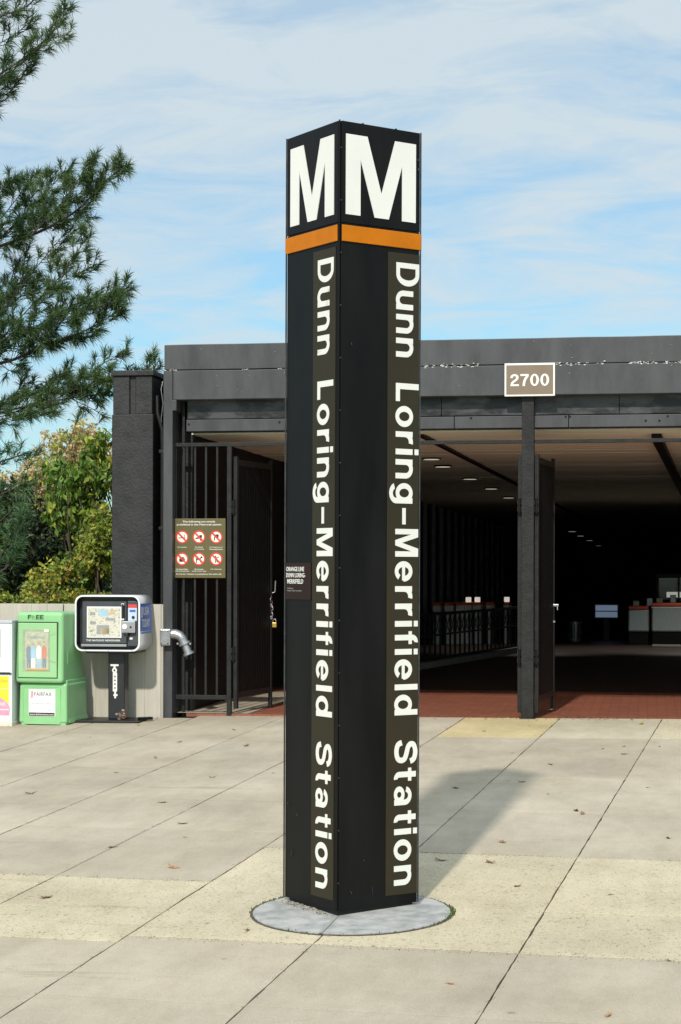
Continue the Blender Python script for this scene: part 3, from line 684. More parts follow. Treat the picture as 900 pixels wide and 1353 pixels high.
for i in range(6):
    cx_, cz_ = cxs[i % 3], czs[i // 3]; r = .118
    disc = link('symbol', MB().prism([(cx_ + r * .93 * math.cos(2 * math.pi * k / 28), cz_ + r * .93 * math.sin(2 * math.pi * k / 28) * SW_ / SH) for k in range(28)], P2, -.0005, .0010).mesh('symbol', CREAMW), ps)
    mb = MB()
    for poly in icons[i]: mb.prism([(cx_ + a * r, cz_ + b * r * SW_ / SH) for a, b in poly], P2, .0005, .0016 + .0001 * len(mb.v) / 50)
    mb.build('pictogram', ICON, disc)
    mb = MB(); mb.quads(ell(cx_, cz_, r * .80, r * 1.02), P2, 0, .0023)
    s = r * .62
    mb.prism([(cx_ - s - .012, cz_ + (s - .012) * SW_ / SH), (cx_ + s - .012, cz_ + (-s - .012) * SW_ / SH), (cx_ + s + .012, cz_ + (-s + .012) * SW_ / SH), (cx_ - s + .012, cz_ + (s + .012) * SW_ / SH)], P2, 0, .0027)
    mb.build('red_ring', RING, disc)
    for j, ln in enumerate(names[i].split('\n')):
        wd = min(.27, .0165 * len(ln)) * SW_; textmesh('caption', ln, .02, WHITE, ps, Mface(cx_ * SW_ - wd / 2, -.0045, (cz_ - .185 - j * .033) * SH), width=wd, height=.014, bold=.01)
for ln, zz, wd in (('The following are strictly', .925, .62), ('prohibited in the Metrorail system', .875, .84), ("It's the law. Violation is punishable by fine and/or jail.", .05, .86)):
    textmesh('caption', ln, .03, WHITE, ps, Mface((.5 - wd / 2) * SW_, -.0045, zz * SH), width=wd * SW_, height=.024 if zz > .5 else .016, bold=.014)

# ================================================================== PYLON
S = .515; HP = 4.10; h = S / 2
AZ = R_(33.45) + PHI
corner = onG(445.4, 1213.7)
d1 = Vector((math.cos(AZ), math.sin(AZ), 0)); d2 = Vector((-math.sin(AZ), math.cos(AZ), 0))
cen = corner + (d1 + d2) * h
py = empty('station_pylon', (cen.x, cen.y, corner.z), 'tall square black pylon with white M, orange band and vertical Dunn Loring-Merrifield Station lettering', 'station sign')
lean = Matrix.Rotation(R_(.13), 3, FW)
py.rotation_euler = (lean @ Matrix.Rotation(AZ, 3, 'Z')).to_euler()
ZB = .036
MB().box(-h + .022, h - .022, -h + .022, h - .022, -.04, HP - .012).build('core', PYLD, py)
MB().box(-h + .012, h - .012, -h + .012, h - .012, HP - .012, HP - .004).build('top_cap', PYL, py, .003)
Mg = [(.077, .0157), (.335, .0157), (.509, .086), (.676, .0157), (.936, .0157), (.936, .1167), (.765, .1167), (.765, .046), (.60, .1167), (.427, .1167), (.253, .046), (.253, .1167), (.077, .1167)]
for k, shift in ((0, 0), (3, -.033), (1, 0), (2, -.033)):
    Rk = Matrix.Rotation(k * math.pi / 2, 3, 'Z')
    def F(u, fr, d, Rk=Rk): return Rk @ Vector((-h + u * S, -h - d, HP * (1 - fr)))
    def Q(u, z, d, Rk=Rk): return Rk @ Vector((-h + u * S, -h - d, z))
    if k in (0,):   # seams: panels stop short of the near corner
        ul, ur = .030, .990
    else: ul, ur = .012, .972
    zbm = HP * (1 - .1275)
    MB().prism([(ul, HP), (ul, zbm), (ur, zbm), (ur, HP)][::-1], Q, -.018, -.001).build('head_panel', PYL, py, .0025)
    MB().prism([(ul, zbm - .002), (ul, ZB), (ur, ZB), (ur, zbm - .002)][::-1], Q, -.018, -.003).build('side_panel', PYL, py, .0025)
    ol, orr = (ul + .002, 1.0) if k == 0 else (-.004, ur - .002)
    MB().prism([(ol, .1305), (orr, .1305), (orr, .151), (ol, .151)][::-1], F, -.002, .006).build('orange_band', ORNG, py, .002)
    MB().prism([((u + shift if k in (0, 1) else .903 - (.936 - u) * .955), f) for u, f in Mg][::-1], F, -.002, .0025).build('letter_m', WHITE, py)
    nl, nr = .597 + shift * 2.2, .987 + shift * 1.5
    np_ = MB().prism([(nl, .1575), (nr, .1575), (nr, .979), (nl, .979)][::-1], F, -.004, .0005).build('name_panel', NAMEP, py, .001)
    b0 = (.697 if k == 0 else .615); cap = .285 * S if k == 0 else .292 * S
    for wi, (s, f0, f1) in enumerate((('Dunn', .1697, .2905), ('Loring-Merrifield', .3240, .7493), ('Station', .7822, .9672))):
        mb = MB()
        word(mb, s, lambda a, b, d: Rk @ Vector((-h + b0 * S + b, -h - d, HP * (1 - f0) - a)), cap, (f1 - f0) * HP, 0, .0022, gap=(.16 if wi != 1 else .155))
        mb.build('lettering', WHITEW if (wi == 0 and k == 3) else WHITE, np_)
    if k == 3:   # small plaque on the left-hand face
        Mt = Rk.to_4x4()
        pq = MB().prism([(.005, 1 - 1), (.54, 0), (.54, 0), (.005, 0)], Q, 0, 0) if False else None
        z1, z0 = HP * (1 - .5545), HP * (1 - .602)
        pq = MB().prism([(.012, z0), (.50, z0), (.50, z1), (.012, z1)], Q, -.004, .0012).build('plaque', PLAQ, py, .001)
        for ln, f, wd, u0 in (('ORANGE LINE', .5655, .345, .03), ('DUNN LORING-', .5735, .37, .03), ('MERRIFIELD', .5815, .31, .05)):
            textmesh('lettering', ln, .03, WHITE, pq, Mt @ Matrix.Translation((-h + u0 * S, -h - .0016, HP * (1 - f))) @ Matrix.Rotation(R_(90), 4, 'X'), width=wd * S, height=.024, bold=.012)
        for ln, f in (('Call box', .5885), ('Vienna / New Carrollton', .5915)):
            textmesh('lettering', ln, .01, GREYT, pq, Mt @ Matrix.Translation((-h + .05 * S, -h - .0016, HP * (1 - f))) @ Matrix.Rotation(R_(90), 4, 'X'), width=(.12 if f < .59 else .28) * S, height=.007, bold=0)
# corner trims: thin metal angles with bolts in the seam
for sx, sy in ((-1, -1), (1, -1), (-1, 1), (1, 1)):
    MB().box(sx * h - (.003 if sx < 0 else .004), sx * h + (.004 if sx < 0 else .003), sy * h - .0035, sy * h + .0035, ZB, HP + .002).build('corner_trim', EDGE if (sx, sy) != (-1, -1) else PYL, py, .001)
for z in [.18 + .27 * i for i in range(15)]:
    MB().tube([Vector((-h + .010, -h + .002, z)), Vector((-h + .010, -h - .0035, z))], .0035, 6).build('rivet', EDGE, py)
for z in (3.95, 3.9): MB().box(h - .02, h - .008, -h - .004, -h + .002, z, z + .012).build('clip', EDGE, py)
for x in (-.10, .11): MB().tube([(x, -h + .02, HP), (x, -h + .02, HP + .008)], .006, 8).build('top_bolt', BLKM2, py)
# small scuffs and scratches in the enamel
mb = MB()
for _ in range(14):
    u = rnd.uniform(.05, .95) ; z = rnd.choice([rnd.uniform(.05, .6), rnd.uniform(.05, 3.4)]); L = rnd.uniform(.004, .03); wd = rnd.uniform(.0007, .002); a = rnd.gauss(0, .5)
    f_ = rnd.choice([0, 3]); Rk = Matrix.Rotation(f_ * math.pi / 2, 3, 'Z')
    if (.58 < u) if f_ == 0 else (.50 < u): continue
    c_ = Vector((u * S, z)); t_ = Vector((math.sin(a), math.cos(a))) * L; n2 = Vector((t_.y, -t_.x)).normalized() * wd
    mb.prism([tuple(c_ - t_), tuple(c_ + n2), tuple(c_ + t_), tuple(c_ - n2)], lambda a, b, d: Rk @ Vector((-h + a, -h - d, b)), .0, .0034)
mb.build('scuffs', EDGE, py)['kind'] = 'stuff'
# round concrete pad
pad = empty('pylon_base', (cen.x - .0, cen.y - .0, gz(cen.x, cen.y)), 'round blue-grey concrete pad flush in the paving under the pylon', 'concrete pad')
pc = (onG(331, 1206) + onG(601, 1206)) / 2
def disc(r0, r1, z, n=56, jit=0):
    v = []
    for k in range(n):
        a = 2 * math.pi * k / n
        for r in (r0, r1):
            rr_ = r + (noise.noise(Vector((math.cos(a) * 3, math.sin(a) * 3, r))) * jit); x, y_ = pc.x + rr_ * math.cos(a), pc.y + rr_ * math.sin(a)
            v.append((x - pad.location.x, y_ - pad.location.y, gz(x, y_) - pad.location.z + z))
    return v
n = 56
v = disc(.0, .515, .0075, n); fs = [(2 * k, 2 * k + 1, (2 * k + 3) % (2 * n), (2 * k + 2) % (2 * n)) for k in range(n)]
vv = [v[0]] + [v[2 * k + 1] for k in range(n)] + [(a, b, c - .02) for a, b, c in [v[2 * k + 1] for k in range(n)]]
MB().add(vv, [(0, 1 + k, 1 + (k + 1) % n) for k in range(n)] + [(1 + k, 1 + n + k, 1 + n + (k + 1) % n, 1 + (k + 1) % n) for k in range(n)]).build('disc', PADM, pad, fixn=False)
v = disc(.50, .532, .0035, n, .006); MB().add(v, fs).build('joint_ring', EARTH, pad, fixn=False)
# pale sealant strip crossing the pad
a, b = onG(424, 1236), onG(446, 1213); d_ = (b - a).normalized(); s_ = Vector((d_.y, -d_.x, 0)) * .009
o_ = pad.location
MB().add([(p.x - o_.x, p.y - o_.y, gz(p.x, p.y) - o_.z + .0115) for p in (a - s_, a + s_, b + s_ * .8, b - s_ * .8)], [(0, 1, 2, 3)]).build('sealant_strip', KERB, pad, fixn=False)
# moss and crumbs round the pad
mb = MB()
for _ in range(700):
    a = rnd.choice([rnd.gauss(.15, .25), rnd.gauss(2.6, .25), rnd.uniform(0, 6.28)]); r = rnd.gauss(.523, .008); x, y_ = pc.x + r * math.cos(a), pc.y + r * math.sin(a)
    z = gz(x, y_); s = rnd.uniform(.004, .014); t = rnd.uniform(0, 6)
    mb.add([(x + s * .4 * math.cos(t), y_ + s * .4 * math.sin(t), z), (x - s * .4 * math.cos(t), y_ - s * .4 * math.sin(t), z), (x + rnd.gauss(0, s * .5), y_ + rnd.gauss(0, s * .5), z + s * 1.3)], [(0, 1, 2)])
tag(mb.build('moss', MOSS, fixn=False), kind='stuff')
mb = MB()
for _ in range(130):
    t = rnd.random() ** .7; p = corner + d2 * S * t - d1 * rnd.uniform(-.02, .05); s = rnd.uniform(.003, .010); z = gz(p.x, p.y) + .006
    mb.box(p.x, p.x + s, p.y, p.y + s, z, z + s * .7, M=None)
tag(mb.build('pebbles', mat('pebble', (.28, .25, .19), .9, island=.7), fixn=True), kind='stuff')

# ================================================================== NEWSPAPER BOXES
def rrect(x0, x1, z0, z1, r, n=5):
    pts = []
    for cx_, cz_, a0 in ((x1 - r, z0 + r, -90), (x1 - r, z1 - r, 0), (x0 + r, z1 - r, 90), (x0 + r, z0 + r, 180)):
        for i in range(n + 1):
            a = R_(a0 + 90 * i / n); pts.append((cx_ + r * math.cos(a), cz_ + r * math.sin(a)))
    return pts
# --- grey and black pedestal box
ug = onG(156, 951)
UB = empty('newspaper_box', (ug.x, ug.y, ug.z), 'grey and black newspaper box on a black pedestal, blue USA TODAY sticker on its side', 'newspaper box', rz=R_(.5))
ysc = ug.y
ux = lambda px: (px - 156) / FPX * (ysc / math.cos(PHI)) / 1.0 * 1.02
k_ = FPX / 18.62
HO = 9.8
def bx(px): return (px - 156 + HO) / k_
def bz(py_): return (951.5 - py_) / k_
BD = .48; yf = -.31
prof = rrect(bx(99.5), bx(187.5), bz(859), bz(785.5), .075)
prin = rrect(bx(101.5), bx(185.5), bz(857), bz(787.5), .066)
fnU = lambda a, b, d: Vector((a, yf + d, b))
mb = MB(); n_ = len(prof)
# hollow shell: outer skin, front rim, inner reveal 0.1 m deep, back
vs = [fnU(a, b, 0) for a, b in prof] + [fnU(a, b, BD) for a, b in prof] + [fnU(a, b, 0) for a, b in prin] + [fnU(a, b, .10) for a, b in prin]
vs0 = vs[:3 * n_]
fs = [(i, (i + 1) % n_, n_ + (i + 1) % n_, n_ + i) for i in range(n_)] + [(i, 2 * n_ + i, 2 * n_ + (i + 1) % n_, (i + 1) % n_) for i in range(n_)] + [tuple(range(n_, 2 * n_))]
mb.add(vs0, fs, 0)
for i, s in enumerate(mb.sm): mb.sm[i] = i < n_
mb.build('shell', GREYM, UB)
mb = MB(); mb.add(vs[2 * n_:], [(i, n_ + i, n_ + (i + 1) % n_, (i + 1) % n_) for i in range(n_)] + [tuple(range(n_, 2 * n_))]); mb.build('recess_lining', BLKP, UB)
mb = MB(); mb.add([fnU(a, b, -.006) for a, b in prof] + [fnU(a, b, -.006) for a, b in prin] + [fnU(a, b, .008) for a, b in prof] + [fnU(a, b, .008) for a, b in prin],
   [(i, (i + 1) % n_, n_ + (i + 1) % n_, n_ + i) for i in range(n_)] + [(i, 2 * n_ + i, 2 * n_ + (i + 1) % n_, (i + 1) % n_) for i in range(n_)] + [(n_ + i, n_ + (i + 1) % n_, 3 * n_ + (i + 1) % n_, 3 * n_ + i) for i in range(n_)])
mb.build('rim', WRIM, UB)
yd = yf + .055
dr = MB().box(bx(107), bx(167.5), yd, yf + .095, bz(849), bz(792.5)).build('door', DKGREY, UB, .006)
MB().box(bx(113.6), bx(160.5), yd - .003, yd - .0003, bz(841.5), bz(800.5)).build('window', PAPERW, dr)
MB().box(bx(115.2), bx(158.8), yd - .0055, yd - .0032, bz(840), bz(802.5)).build('newspaper', PAPER, dr)
for a, b, c, e, mt in ((129, 143, 813, 804.5, SKYP), (145, 152, 811, 805, TANP), (127, 144, 837, 825, GREYT), (132, 144, 836, 829, TANP), (139, 152, 819, 815.5, GREYT), (118, 125, 812, 808, GREYT), (118, 126, 824, 820, GREYT), (118, 122, 834, 831, GREYT)):
    MB().box(bx(a), bx(b), yd - .0065, yd - .0057, bz(c), bz(e)).build('print_block', mt, dr)
textmesh('lettering', "THE NATION'S NEWSPAPER", .02, WHITE, dr, Mface(bx(112.5), yd - .001, bz(846.3)), width=bx(159) - bx(112.5), height=.019, bold=.012)
MB().box(bx(106.5), bx(168), yd - .02, yd + .01, bz(853), bz(849.8)).build('door_lip', GREYT, UB, .002)
MB().tube([Vector((bx(163.3), yd - .035, bz(816))), Vector((bx(163.3), yd - .035, bz(797)))], .011, 8).build('handle', BLKP, UB)
for q in (797.5, 817): MB().box(bx(161.5), bx(165), yd - .04, yd + .0, bz(q + 1.3), bz(q - 1.3)).build('handle_bracket', WRIM, UB, .002)
MB().box(bx(169), bx(183.5), yf + .045, yf + .095, bz(852.5), bz(793)).build('coin_column', DKGREY, UB, .005)
cl = MB().box(bx(170), bx(181.8), yf + .040, yf + .0445, bz(819), bz(797.5)).build('price_label', LBLUE, UB)
MB().box(bx(170), bx(181.8), yf + .0385, yf + .0395, bz(802), bz(797.5)).build('red_strip', REDP, cl)
MB().box(bx(172), bx(180), yf + .0385, yf + .0395, bz(807.5), bz(804.5)).build('blue_strip', BLUE, cl)
MB().tube([Vector((bx(177), yf + .0405, bz(814.5))), Vector((bx(177), yf + .034, bz(814.5)))], .016, 12).build('coin_slot', ICON, cl)
cm = MB().box(bx(163), bx(180.5), yf + .0, yf + .044, bz(834.5), bz(819.5)).build('coin_mechanism', GREYM, UB, .006)
MB().box(bx(163.8), bx(179.8), yf - .003, yf - .0005, bz(833.5), bz(820.5)).build('face_plate', GREYT, cm, .002)
MB().tube([Vector((bx(167), yf - .002, bz(826.5))), Vector((bx(167), yf - .010, bz(826.5)))], .026, 16).build('dial', PAPERW, cm)
MB().tube([Vector((bx(175), yf - .002, bz(827))), Vector((bx(175), yf - .008, bz(827)))], .010, 10).build('return_button', ICON, cm)
MB().box(bx(169), bx(171.5), yf - .02, yf + .04, bz(840), bz(834.8)).build('coin_lever', BLKP, UB, .003)
MB().box(bx(172), bx(176), yf + .042, yf + .0448, bz(843.5), bz(841)).build('coin_return', PAPERW, UB)
for px_, pz_ in ((101, 806), (101.4, 838), (114, 858), (145, 858), (177, 858)):
    MB().tube([Vector((bx(px_), yf - .009, bz(pz_))), Vector((bx(px_), yf - .004, bz(pz_)))], .007, 8).build('rivet', GREYM, UB)
# side sticker (right side of the shell)
xs_ = bx(187.5)
def Mside(y, z): return Matrix.Translation((xs_ + .0028, y, z)) @ Matrix.Rotation(R_(90), 4, 'Z') @ Matrix.Rotation(R_(90), 4, 'X')
stk = MB().box(xs_ - .001, xs_ + .002, yf + .012, yf + .45, bz(833), bz(796.5)).build('side_sticker', BLUE, UB)
MB().box(xs_ - .001, xs_ + .0025, yf + .03, yf + .435, bz(836), bz(834)).build('blue_stripe', BLUE, UB)
MB().box(xs_ + .0018, xs_ + .0028, yf + .05, yf + .09, bz(815), bz(801)).build('white_mark', WHITE, stk)
textmesh('lettering', 'USA', .1, WHITE, stk, Mside(yf + .12, bz(812)), width=.22, height=.085, bold=.008)
textmesh('lettering', 'TODAY', .1, WHITE, stk, Mside(yf + .055, bz(828)), width=.31, height=.085, bold=.008)
MB().prism(rrect(bx(112), bx(180), bz(862), bz(858.8), .004), fnU, .06, .42).build('mounting_plate', BLKP, UB)
HO = 1
HO = 1.0
ped = MB().box(bx(143.5), bx(166), -.04, .12, .012, bz(861.5)).build('pedestal', BLKP, UB, .012); ped.location = (.028, -.11, 0)
# white vertical logo strip
MB().box(bx(147), bx(158), -.043, -.0405, bz(879.5), bz(877)).build('logo_bar', WHITE, ped)
mb = MB(); mb.prism([(bx(152.5) + .026 * math.cos(2 * math.pi * i / 18), bz(885) + .026 * math.sin(2 * math.pi * i / 18)) for i in range(18)], lambda a, b, d: Vector((a, -.0405 - d, b)), 0, .002)
mb.box(bx(151), bx(154), -.0430, -.0405, bz(882.5), bz(879.2)); mb.box(bx(150.2), bx(156), -.0422, -.0405, bz(913), bz(888)); mb.box(bx(152.2), bx(154.6), -.0426, -.0405, bz(922), bz(912.5)); mb.box(bx(151), bx(156.6), -.0431, -.0405, bz(919), bz(916.5))
mb.build('white_logo', WHITE, ped)
mb = MB(); mb.prism([(bx(152.5) + .010 * math.cos(2 * math.pi * i / 12), bz(885) + .010 * math.sin(2 * math.pi * i / 12)) for i in range(12)], lambda a, b, d: Vector((a, -.0428 - d, b)), 0, .001)
for z in (893, 898, 903, 908): mb.prism([(bx(151.6), bz(z + 1.3)), (bx(154.4), bz(z + 1.0)), (bx(153.2), bz(z - 1.6))], lambda a, b, d: Vector((a, -.0424 - d, b)), 0, .001)
mb.build('logo_ink', ICON, ped)
# rust scrape on the pedestal corner and broken foot
mb = MB()
for i in range(26):
    z = bz(876 + i * 1.7 + rnd.uniform(0, 1)); mb.box(bx(165) - .002, bx(165) + .003, -.038 + rnd.uniform(0, .02), -.01 + rnd.uniform(0, .03), z, z + .012)
for i in range(14):
    a = rnd.uniform(0, 6.28); r = rnd.uniform(.01, .05); mb.box(bx(160) + r * math.cos(a), bx(160) + r * math.cos(a) + .03, -.045, -.039, .05 + r * math.sin(a), .07 + r * math.sin(a))
mb.build('rust_patch', mat('scraped_rusty_metal', (.30, .26, .22), .7, vscale=30, col2=(.14, .05, .02), thr=(.45, .55)), ped)['kind'] = 'stuff'
bp = MB().prism([(bx(107), -.34), (bx(196), -.34), (bx(198), .12), (bx(118), .12)], lambda a, b, d: Vector((a, b, d)), -.035, .012)
bp.build('base_plate', BLKM, UB, .004)
MB().box(bx(187), bx(206), -.03, .03, .012, .04, M=Matrix.Translation((bx(197), -.16, 0)) @ Matrix.Rotation(R_(38), 4, 'Z') @ Matrix.Translation((-bx(195), 0, 0))).build('lifted_corner', BLKM2, UB, .004)

# --- light green plastic box
gg = onG(56, 959)
GB = empty('newspaper_box', (gg.x - .02, gg.y, gg.z), 'light green plastic free newspaper box with magazine in its window', 'newspaper box', rz=R_(-3))
kg = FPX / 18.20
def gxx(px): return (px - 55) / kg
def gzz(py_): return (959.3 - py_) / kg
D = .60
fn = lambda a, b, d: Vector((a, d, b))
# lower cabinet, slightly flared, and upper head that overhangs it
def frustum(x0, x1, y0, y1, z0, z1, tx, ty0, ty1):
    return [(x0, y0, z0), (x1, y0, z0), (x1, y1, z0), (x0, y1, z0), (x0 + tx, y0 + ty0, z1), (x1 - tx, y0 + ty0, z1), (x1 - tx, y1 - ty1, z1), (x0 + tx, y1 - ty1, z1)]
FB = [(0, 3, 2, 1), (4, 5, 6, 7), (0, 1, 5, 4), (1, 2, 6, 5), (2, 3, 7, 6), (3, 0, 4, 7)]
MB().add(frustum(gxx(24), gxx(92), .01, D, .02, gzz(903.5), .006, .01, .02), FB).build('lower_cabinet', GREEN, GB, .022, seg=3)
MB().add(frustum(gxx(21.5), gxx(88.5), -.035, D - .03, gzz(903), gzz(808.5), .006, .02, .10), FB).build('head', GREEN, GB, .035, seg=4)
MB().add(frustum(gxx(24.5), gxx(90.2), .06, D + .006, gzz(912), gzz(899), .002, .0, .0), FB).build('side_band', GREEN, GB, .012)
MB().add(frustum(gxx(23.5), gxx(92.8), .08, D + .012, .015, gzz(949), .006, 0, .0), FB).build('foot_band', GREEN, GB, .012)
for a, b in ((gxx(27), gxx(36)), (gxx(78), gxx(90))):
    MB().box(a, b, .02, .12, -.02, .03).build('foot', GREEN, GB, .008)
yfg = -.035
# dark plate painted as the shadow gap round the raised door
MB().box(gxx(25), gxx(81.5), yfg - .002, yfg + .012, gzz(896.5), gzz(821.5)).build('door_shadow', DKGREEN, GB)
gd = MB().box(gxx(26), gxx(80.5), yfg - .010, yfg + .01, gzz(895.5), gzz(823)).build('door', GREEN2, GB, .006)
MB().box(gxx(32.5), gxx(71), yfg - .0125, yfg - .0095, gzz(887), gzz(831.5)).build('window', DULLP, gd, .001)
mg = MB().box(gxx(36.5), gxx(69), yfg - .0150, yfg - .0122, gzz(886), gzz(834.5)).build('magazine', mat('faded_magazine', (.44, .46, .34), .35, var=.2, vscale=25), gd)
textmesh('lettering', 'FAIRFAX', .03, JEANP, mg, Mface(gxx(40), yfg - .0156, gzz(844)), width=gxx(64) - gxx(40), height=.026, bold=0)
fig = [(38, 852, JEANP), (44.5, 850, SKYP), (52.5, 848, CREAMW), (60, 847, mat('coral_print', (.55, .24, .17), .5))]
for i, (px_, pt, mt) in enumerate(fig):
    tan = mat('skin_print', (.50, .33, .22), .6) if i == 0 else bpy.data.materials['skin_print']
    b_ = lambda a, b, d: Vector((a, yfg - .0150 - d, b))
    MB().prism([(gxx(px_ + 3) + .012 * math.cos(t * .7), gzz(pt + 1) + .015 * math.sin(t * .7)) for t in range(9)], b_, 0, .0010).build('cover_figure', tan, mg)
    MB().prism([(gxx(px_ + .2), gzz(870)), (gxx(px_ + 6.4), gzz(870)), (gxx(px_ + 6.8), gzz(857)), (gxx(px_ + 4.6), gzz(853)), (gxx(px_ + 1.6), gzz(853)), (gxx(px_ - .3), gzz(858))], b_, 0, .0007 + .0002 * i).build('cover_figure', mt, mg)
    MB().prism([(gxx(px_ + .8), gzz(883)), (gxx(px_ + 2.7), gzz(883)), (gxx(px_ + 3.2), gzz(873)), (gxx(px_ + 3.8), gzz(883)), (gxx(px_ + 6.0), gzz(883)), (gxx(px_ + 6.2), gzz(870.2)), (gxx(px_ + .6), gzz(870.2))], b_, 0, .0008).build('cover_figure', (JEANP, PAPERW, SKYP, JEANP)[i], mg)
MB().box(gxx(39), gxx(68), yfg - .0165, yfg - .0150, gzz(886), gzz(884)).build('print_block', mat('orange_print', (.6, .28, .1), .5), mg)
MB().box(gxx(63), gxx(70), yfg - .020, yfg - .015, gzz(834.5), gzz(831.5), M=None).build('torn_paper', PAPERW, gd, .001)
MB().prism([(gxx(71.5), gzz(840)), (gxx(79), gzz(837)), (gxx(79.5), gzz(836)), (gxx(71), gzz(838.5))], lambda a, b, d: Vector((a, yfg - .010 - d, b)), 0, .002).build('crease', GREEN, gd)
MB().prism([(gxx(70.8), gzz(873.5)), (gxx(79), gzz(875.5)), (gxx(79), gzz(874)), (gxx(71), gzz(871.5))], lambda a, b, d: Vector((a, yfg - .010 - d, b)), 0, .004).build('handle', DULLP, gd)
for s, a, b, mt, hh in (('F', 38.5, 43, DKGREEN, .045), ('R', 44, 48.5, mat('faded_ink', (.16, .34, .15), .5), .042), ('EE', 50, 60.5, DKGREEN, .045)):
    textmesh('lettering', s, .05, mt, GB, Mface(gxx(a), yfg + .0165, gzz(818.0)), width=gxx(b) - gxx(a), height=hh * .93, bold=.01, depth=.006)
# lower recessed panel and sticker
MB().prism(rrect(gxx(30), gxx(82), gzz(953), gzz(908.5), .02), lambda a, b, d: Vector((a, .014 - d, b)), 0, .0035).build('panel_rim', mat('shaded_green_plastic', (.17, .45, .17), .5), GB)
MB().prism(rrect(gxx(31), gxx(83), gzz(958), gzz(909.5), .02), lambda a, b, d: Vector((a, .014 - d, b)), 0, .0045).build('lower_panel', GREEN, GB)
stg = MB().box(gxx(38.5), gxx(76), .0065, .0094, gzz(947.5), gzz(911.5)).build('sticker', PAPERW, GB)
textmesh('lettering', 'FAIRFAX', .03, ICON, stg, Mface(gxx(46.5), .006, gzz(920.5)), width=gxx(71) - gxx(46.5), height=.040, bold=0)
MB().prism([(gxx(41), gzz(923)), (gxx(44), gzz(923)), (gxx(45.5), gzz(918)), (gxx(44), gzz(913)), (gxx(42), gzz(914))], lambda a, b, d: Vector((a, .0065 - d, b)), 0, .001).build('pink_mark', PINKP, stg)
for ln, zz, a, b in (('An Information Source', 931, 43, 72), ('for the', 935.5, 54, 61), ('Fairfax County Region', 940, 41, 73)):
    textmesh('lettering', ln, .02, GREYT, stg, Mface(gxx(a), .006, gzz(zz)), width=gxx(b) - gxx(a), height=.014, bold=-.004)
MB().box(gxx(39), gxx(75), .0050, .0066, gzz(947), gzz(942.5)).build('black_strip', ICON, stg)
textmesh('lettering', 'www.fairfaxtimes.com', .02, WHITE, stg, Mface(gxx(40), .0045, gzz(946)), width=gxx(74) - gxx(40), height=.018, bold=.008)
MB().box(gxx(88) + .0, gxx(88.5) + .003, .10, .33, gzz(878), gzz(862)).build('faded_patch', mat('faded_patch_green', (.22, .47, .20), .6), GB)

# --- white box at the frame's edge with yellow and pink poster
wg = onG(8, 960)
WB = empty('newspaper_box', (wg.x, wg.y, wg.z), 'white metal newspaper box with yellow and pink poster at the left edge', 'newspaper box', rz=R_(.0))
def wx(px): return (px - 8) / kg
MB().box(wx(-50), wx(16.5), 0, .42, .02, gzz(820.5)).build('cabinet', mat('white_box_paint', (.72, .74, .76), .4, var=.05), WB, .006)
MB().box(wx(-51), wx(17.2), -.012, .43, gzz(822.5), gzz(819)).build('top_lip', GREYM, WB, .004)
MB().box(wx(-52), wx(17.6), -.02, .44, -.02, gzz(953.5)).build('foot', mat('rusty_white_paint', (.66, .60, .52), .6, vscale=18, col2=(.25, .10, .04), thr=(.58, .7)), WB, .004)
MB().box(wx(-47), wx(14), -.010, -.0005, gzz(888), gzz(823.5)).build('door', mat('cool_white_paint', (.70, .74, .78), .35, var=.04), WB, .004)
MB().box(wx(-42), wx(1), -.0135, -.0105, gzz(868), gzz(830)).build('window', DULLP, WB)
MB().box(wx(-49), wx(16), -.014, -.0005, gzz(890.5), gzz(888.7)).build('slot', ICON, WB)
po = MB().box(wx(-47), wx(13), -.006, -.0005, gzz(951), gzz(892.5)).build('poster', PAPERW, WB)
MB().box(wx(-47), wx(12.5), -.0075, -.0062, gzz(937), gzz(893)).build('yellow_field', YELP, po)
MB().box(wx(-47), wx(13), -.0090, -.0062, gzz(945), gzz(937.8)).build('pink_field', PINKP, po)
MB().prism([(wx(-8) + .165 * math.cos(R_(a)), gzz(938) + .13 * math.sin(R_(a))) for a in range(0, 181, 12)], lambda a, b, d: Vector((a, -.0076 - d, b)), 0, .001).build('pink_dome', PINKP, po)
MB().box(wx(-47), wx(13), -.0095, -.0062, gzz(938), gzz(937)).build('pale_rule', PAPERW, po)
textmesh('lettering', 'jobs', .03, mat('gold_print', (.75, .42, .02), .5), po, Mface(wx(-6), -.0078, gzz(903)), width=wx(11) - wx(-6), height=.05, bold=.01)
textmesh('lettering', 'FREE', .03, WHITE, po, Mface(wx(-3), -.009, gzz(932)), width=wx(8) - wx(-3), height=.03, bold=.01)
textmesh('lettering', 'every week', .03, WHITE, po, Mface(wx(-3), -.0079, gzz(911)), width=wx(11) - wx(-3), height=.02, bold=.0)

# --- galvanised conduit box with elbow on the wall end
cb_ = onY(220, 842, WY + .1)
CB = empty('conduit_fitting', (cb_.x, WY + .08, cb_.z), 'silver conduit box and elbow fixed to the end of the concrete wall', 'conduit')
kq = FPX / 18.7
MB().box(-5 / kq, 9 / kq, -.09, .06, -11 / kq, 11 / kq).build('box', GALV, CB, .006)
MB().box(-4 / kq, 7.5 / kq, -.097, -.0905, -9.5 / kq, 9.5 / kq).build('cover', GALV, CB, .003)
for a, b in ((-3, 8), (6, 8), (-3, -8), (6, -8)): MB().tube([(a / kq, -.097, b / kq), (a / kq, -.102, b / kq)], .005, 6).build('screw', BLKM2, CB)
pts = [(9 / kq, -.02, .03), (14 / kq, -.02, .032), (20 / kq, -.02, .015), (24 / kq, -.02, -.02), (26.5 / kq, -.02, -.065)]
MB().tube(pts, [.052, .052, .050, .047, .045], 16).build('elbow', GALV, CB)
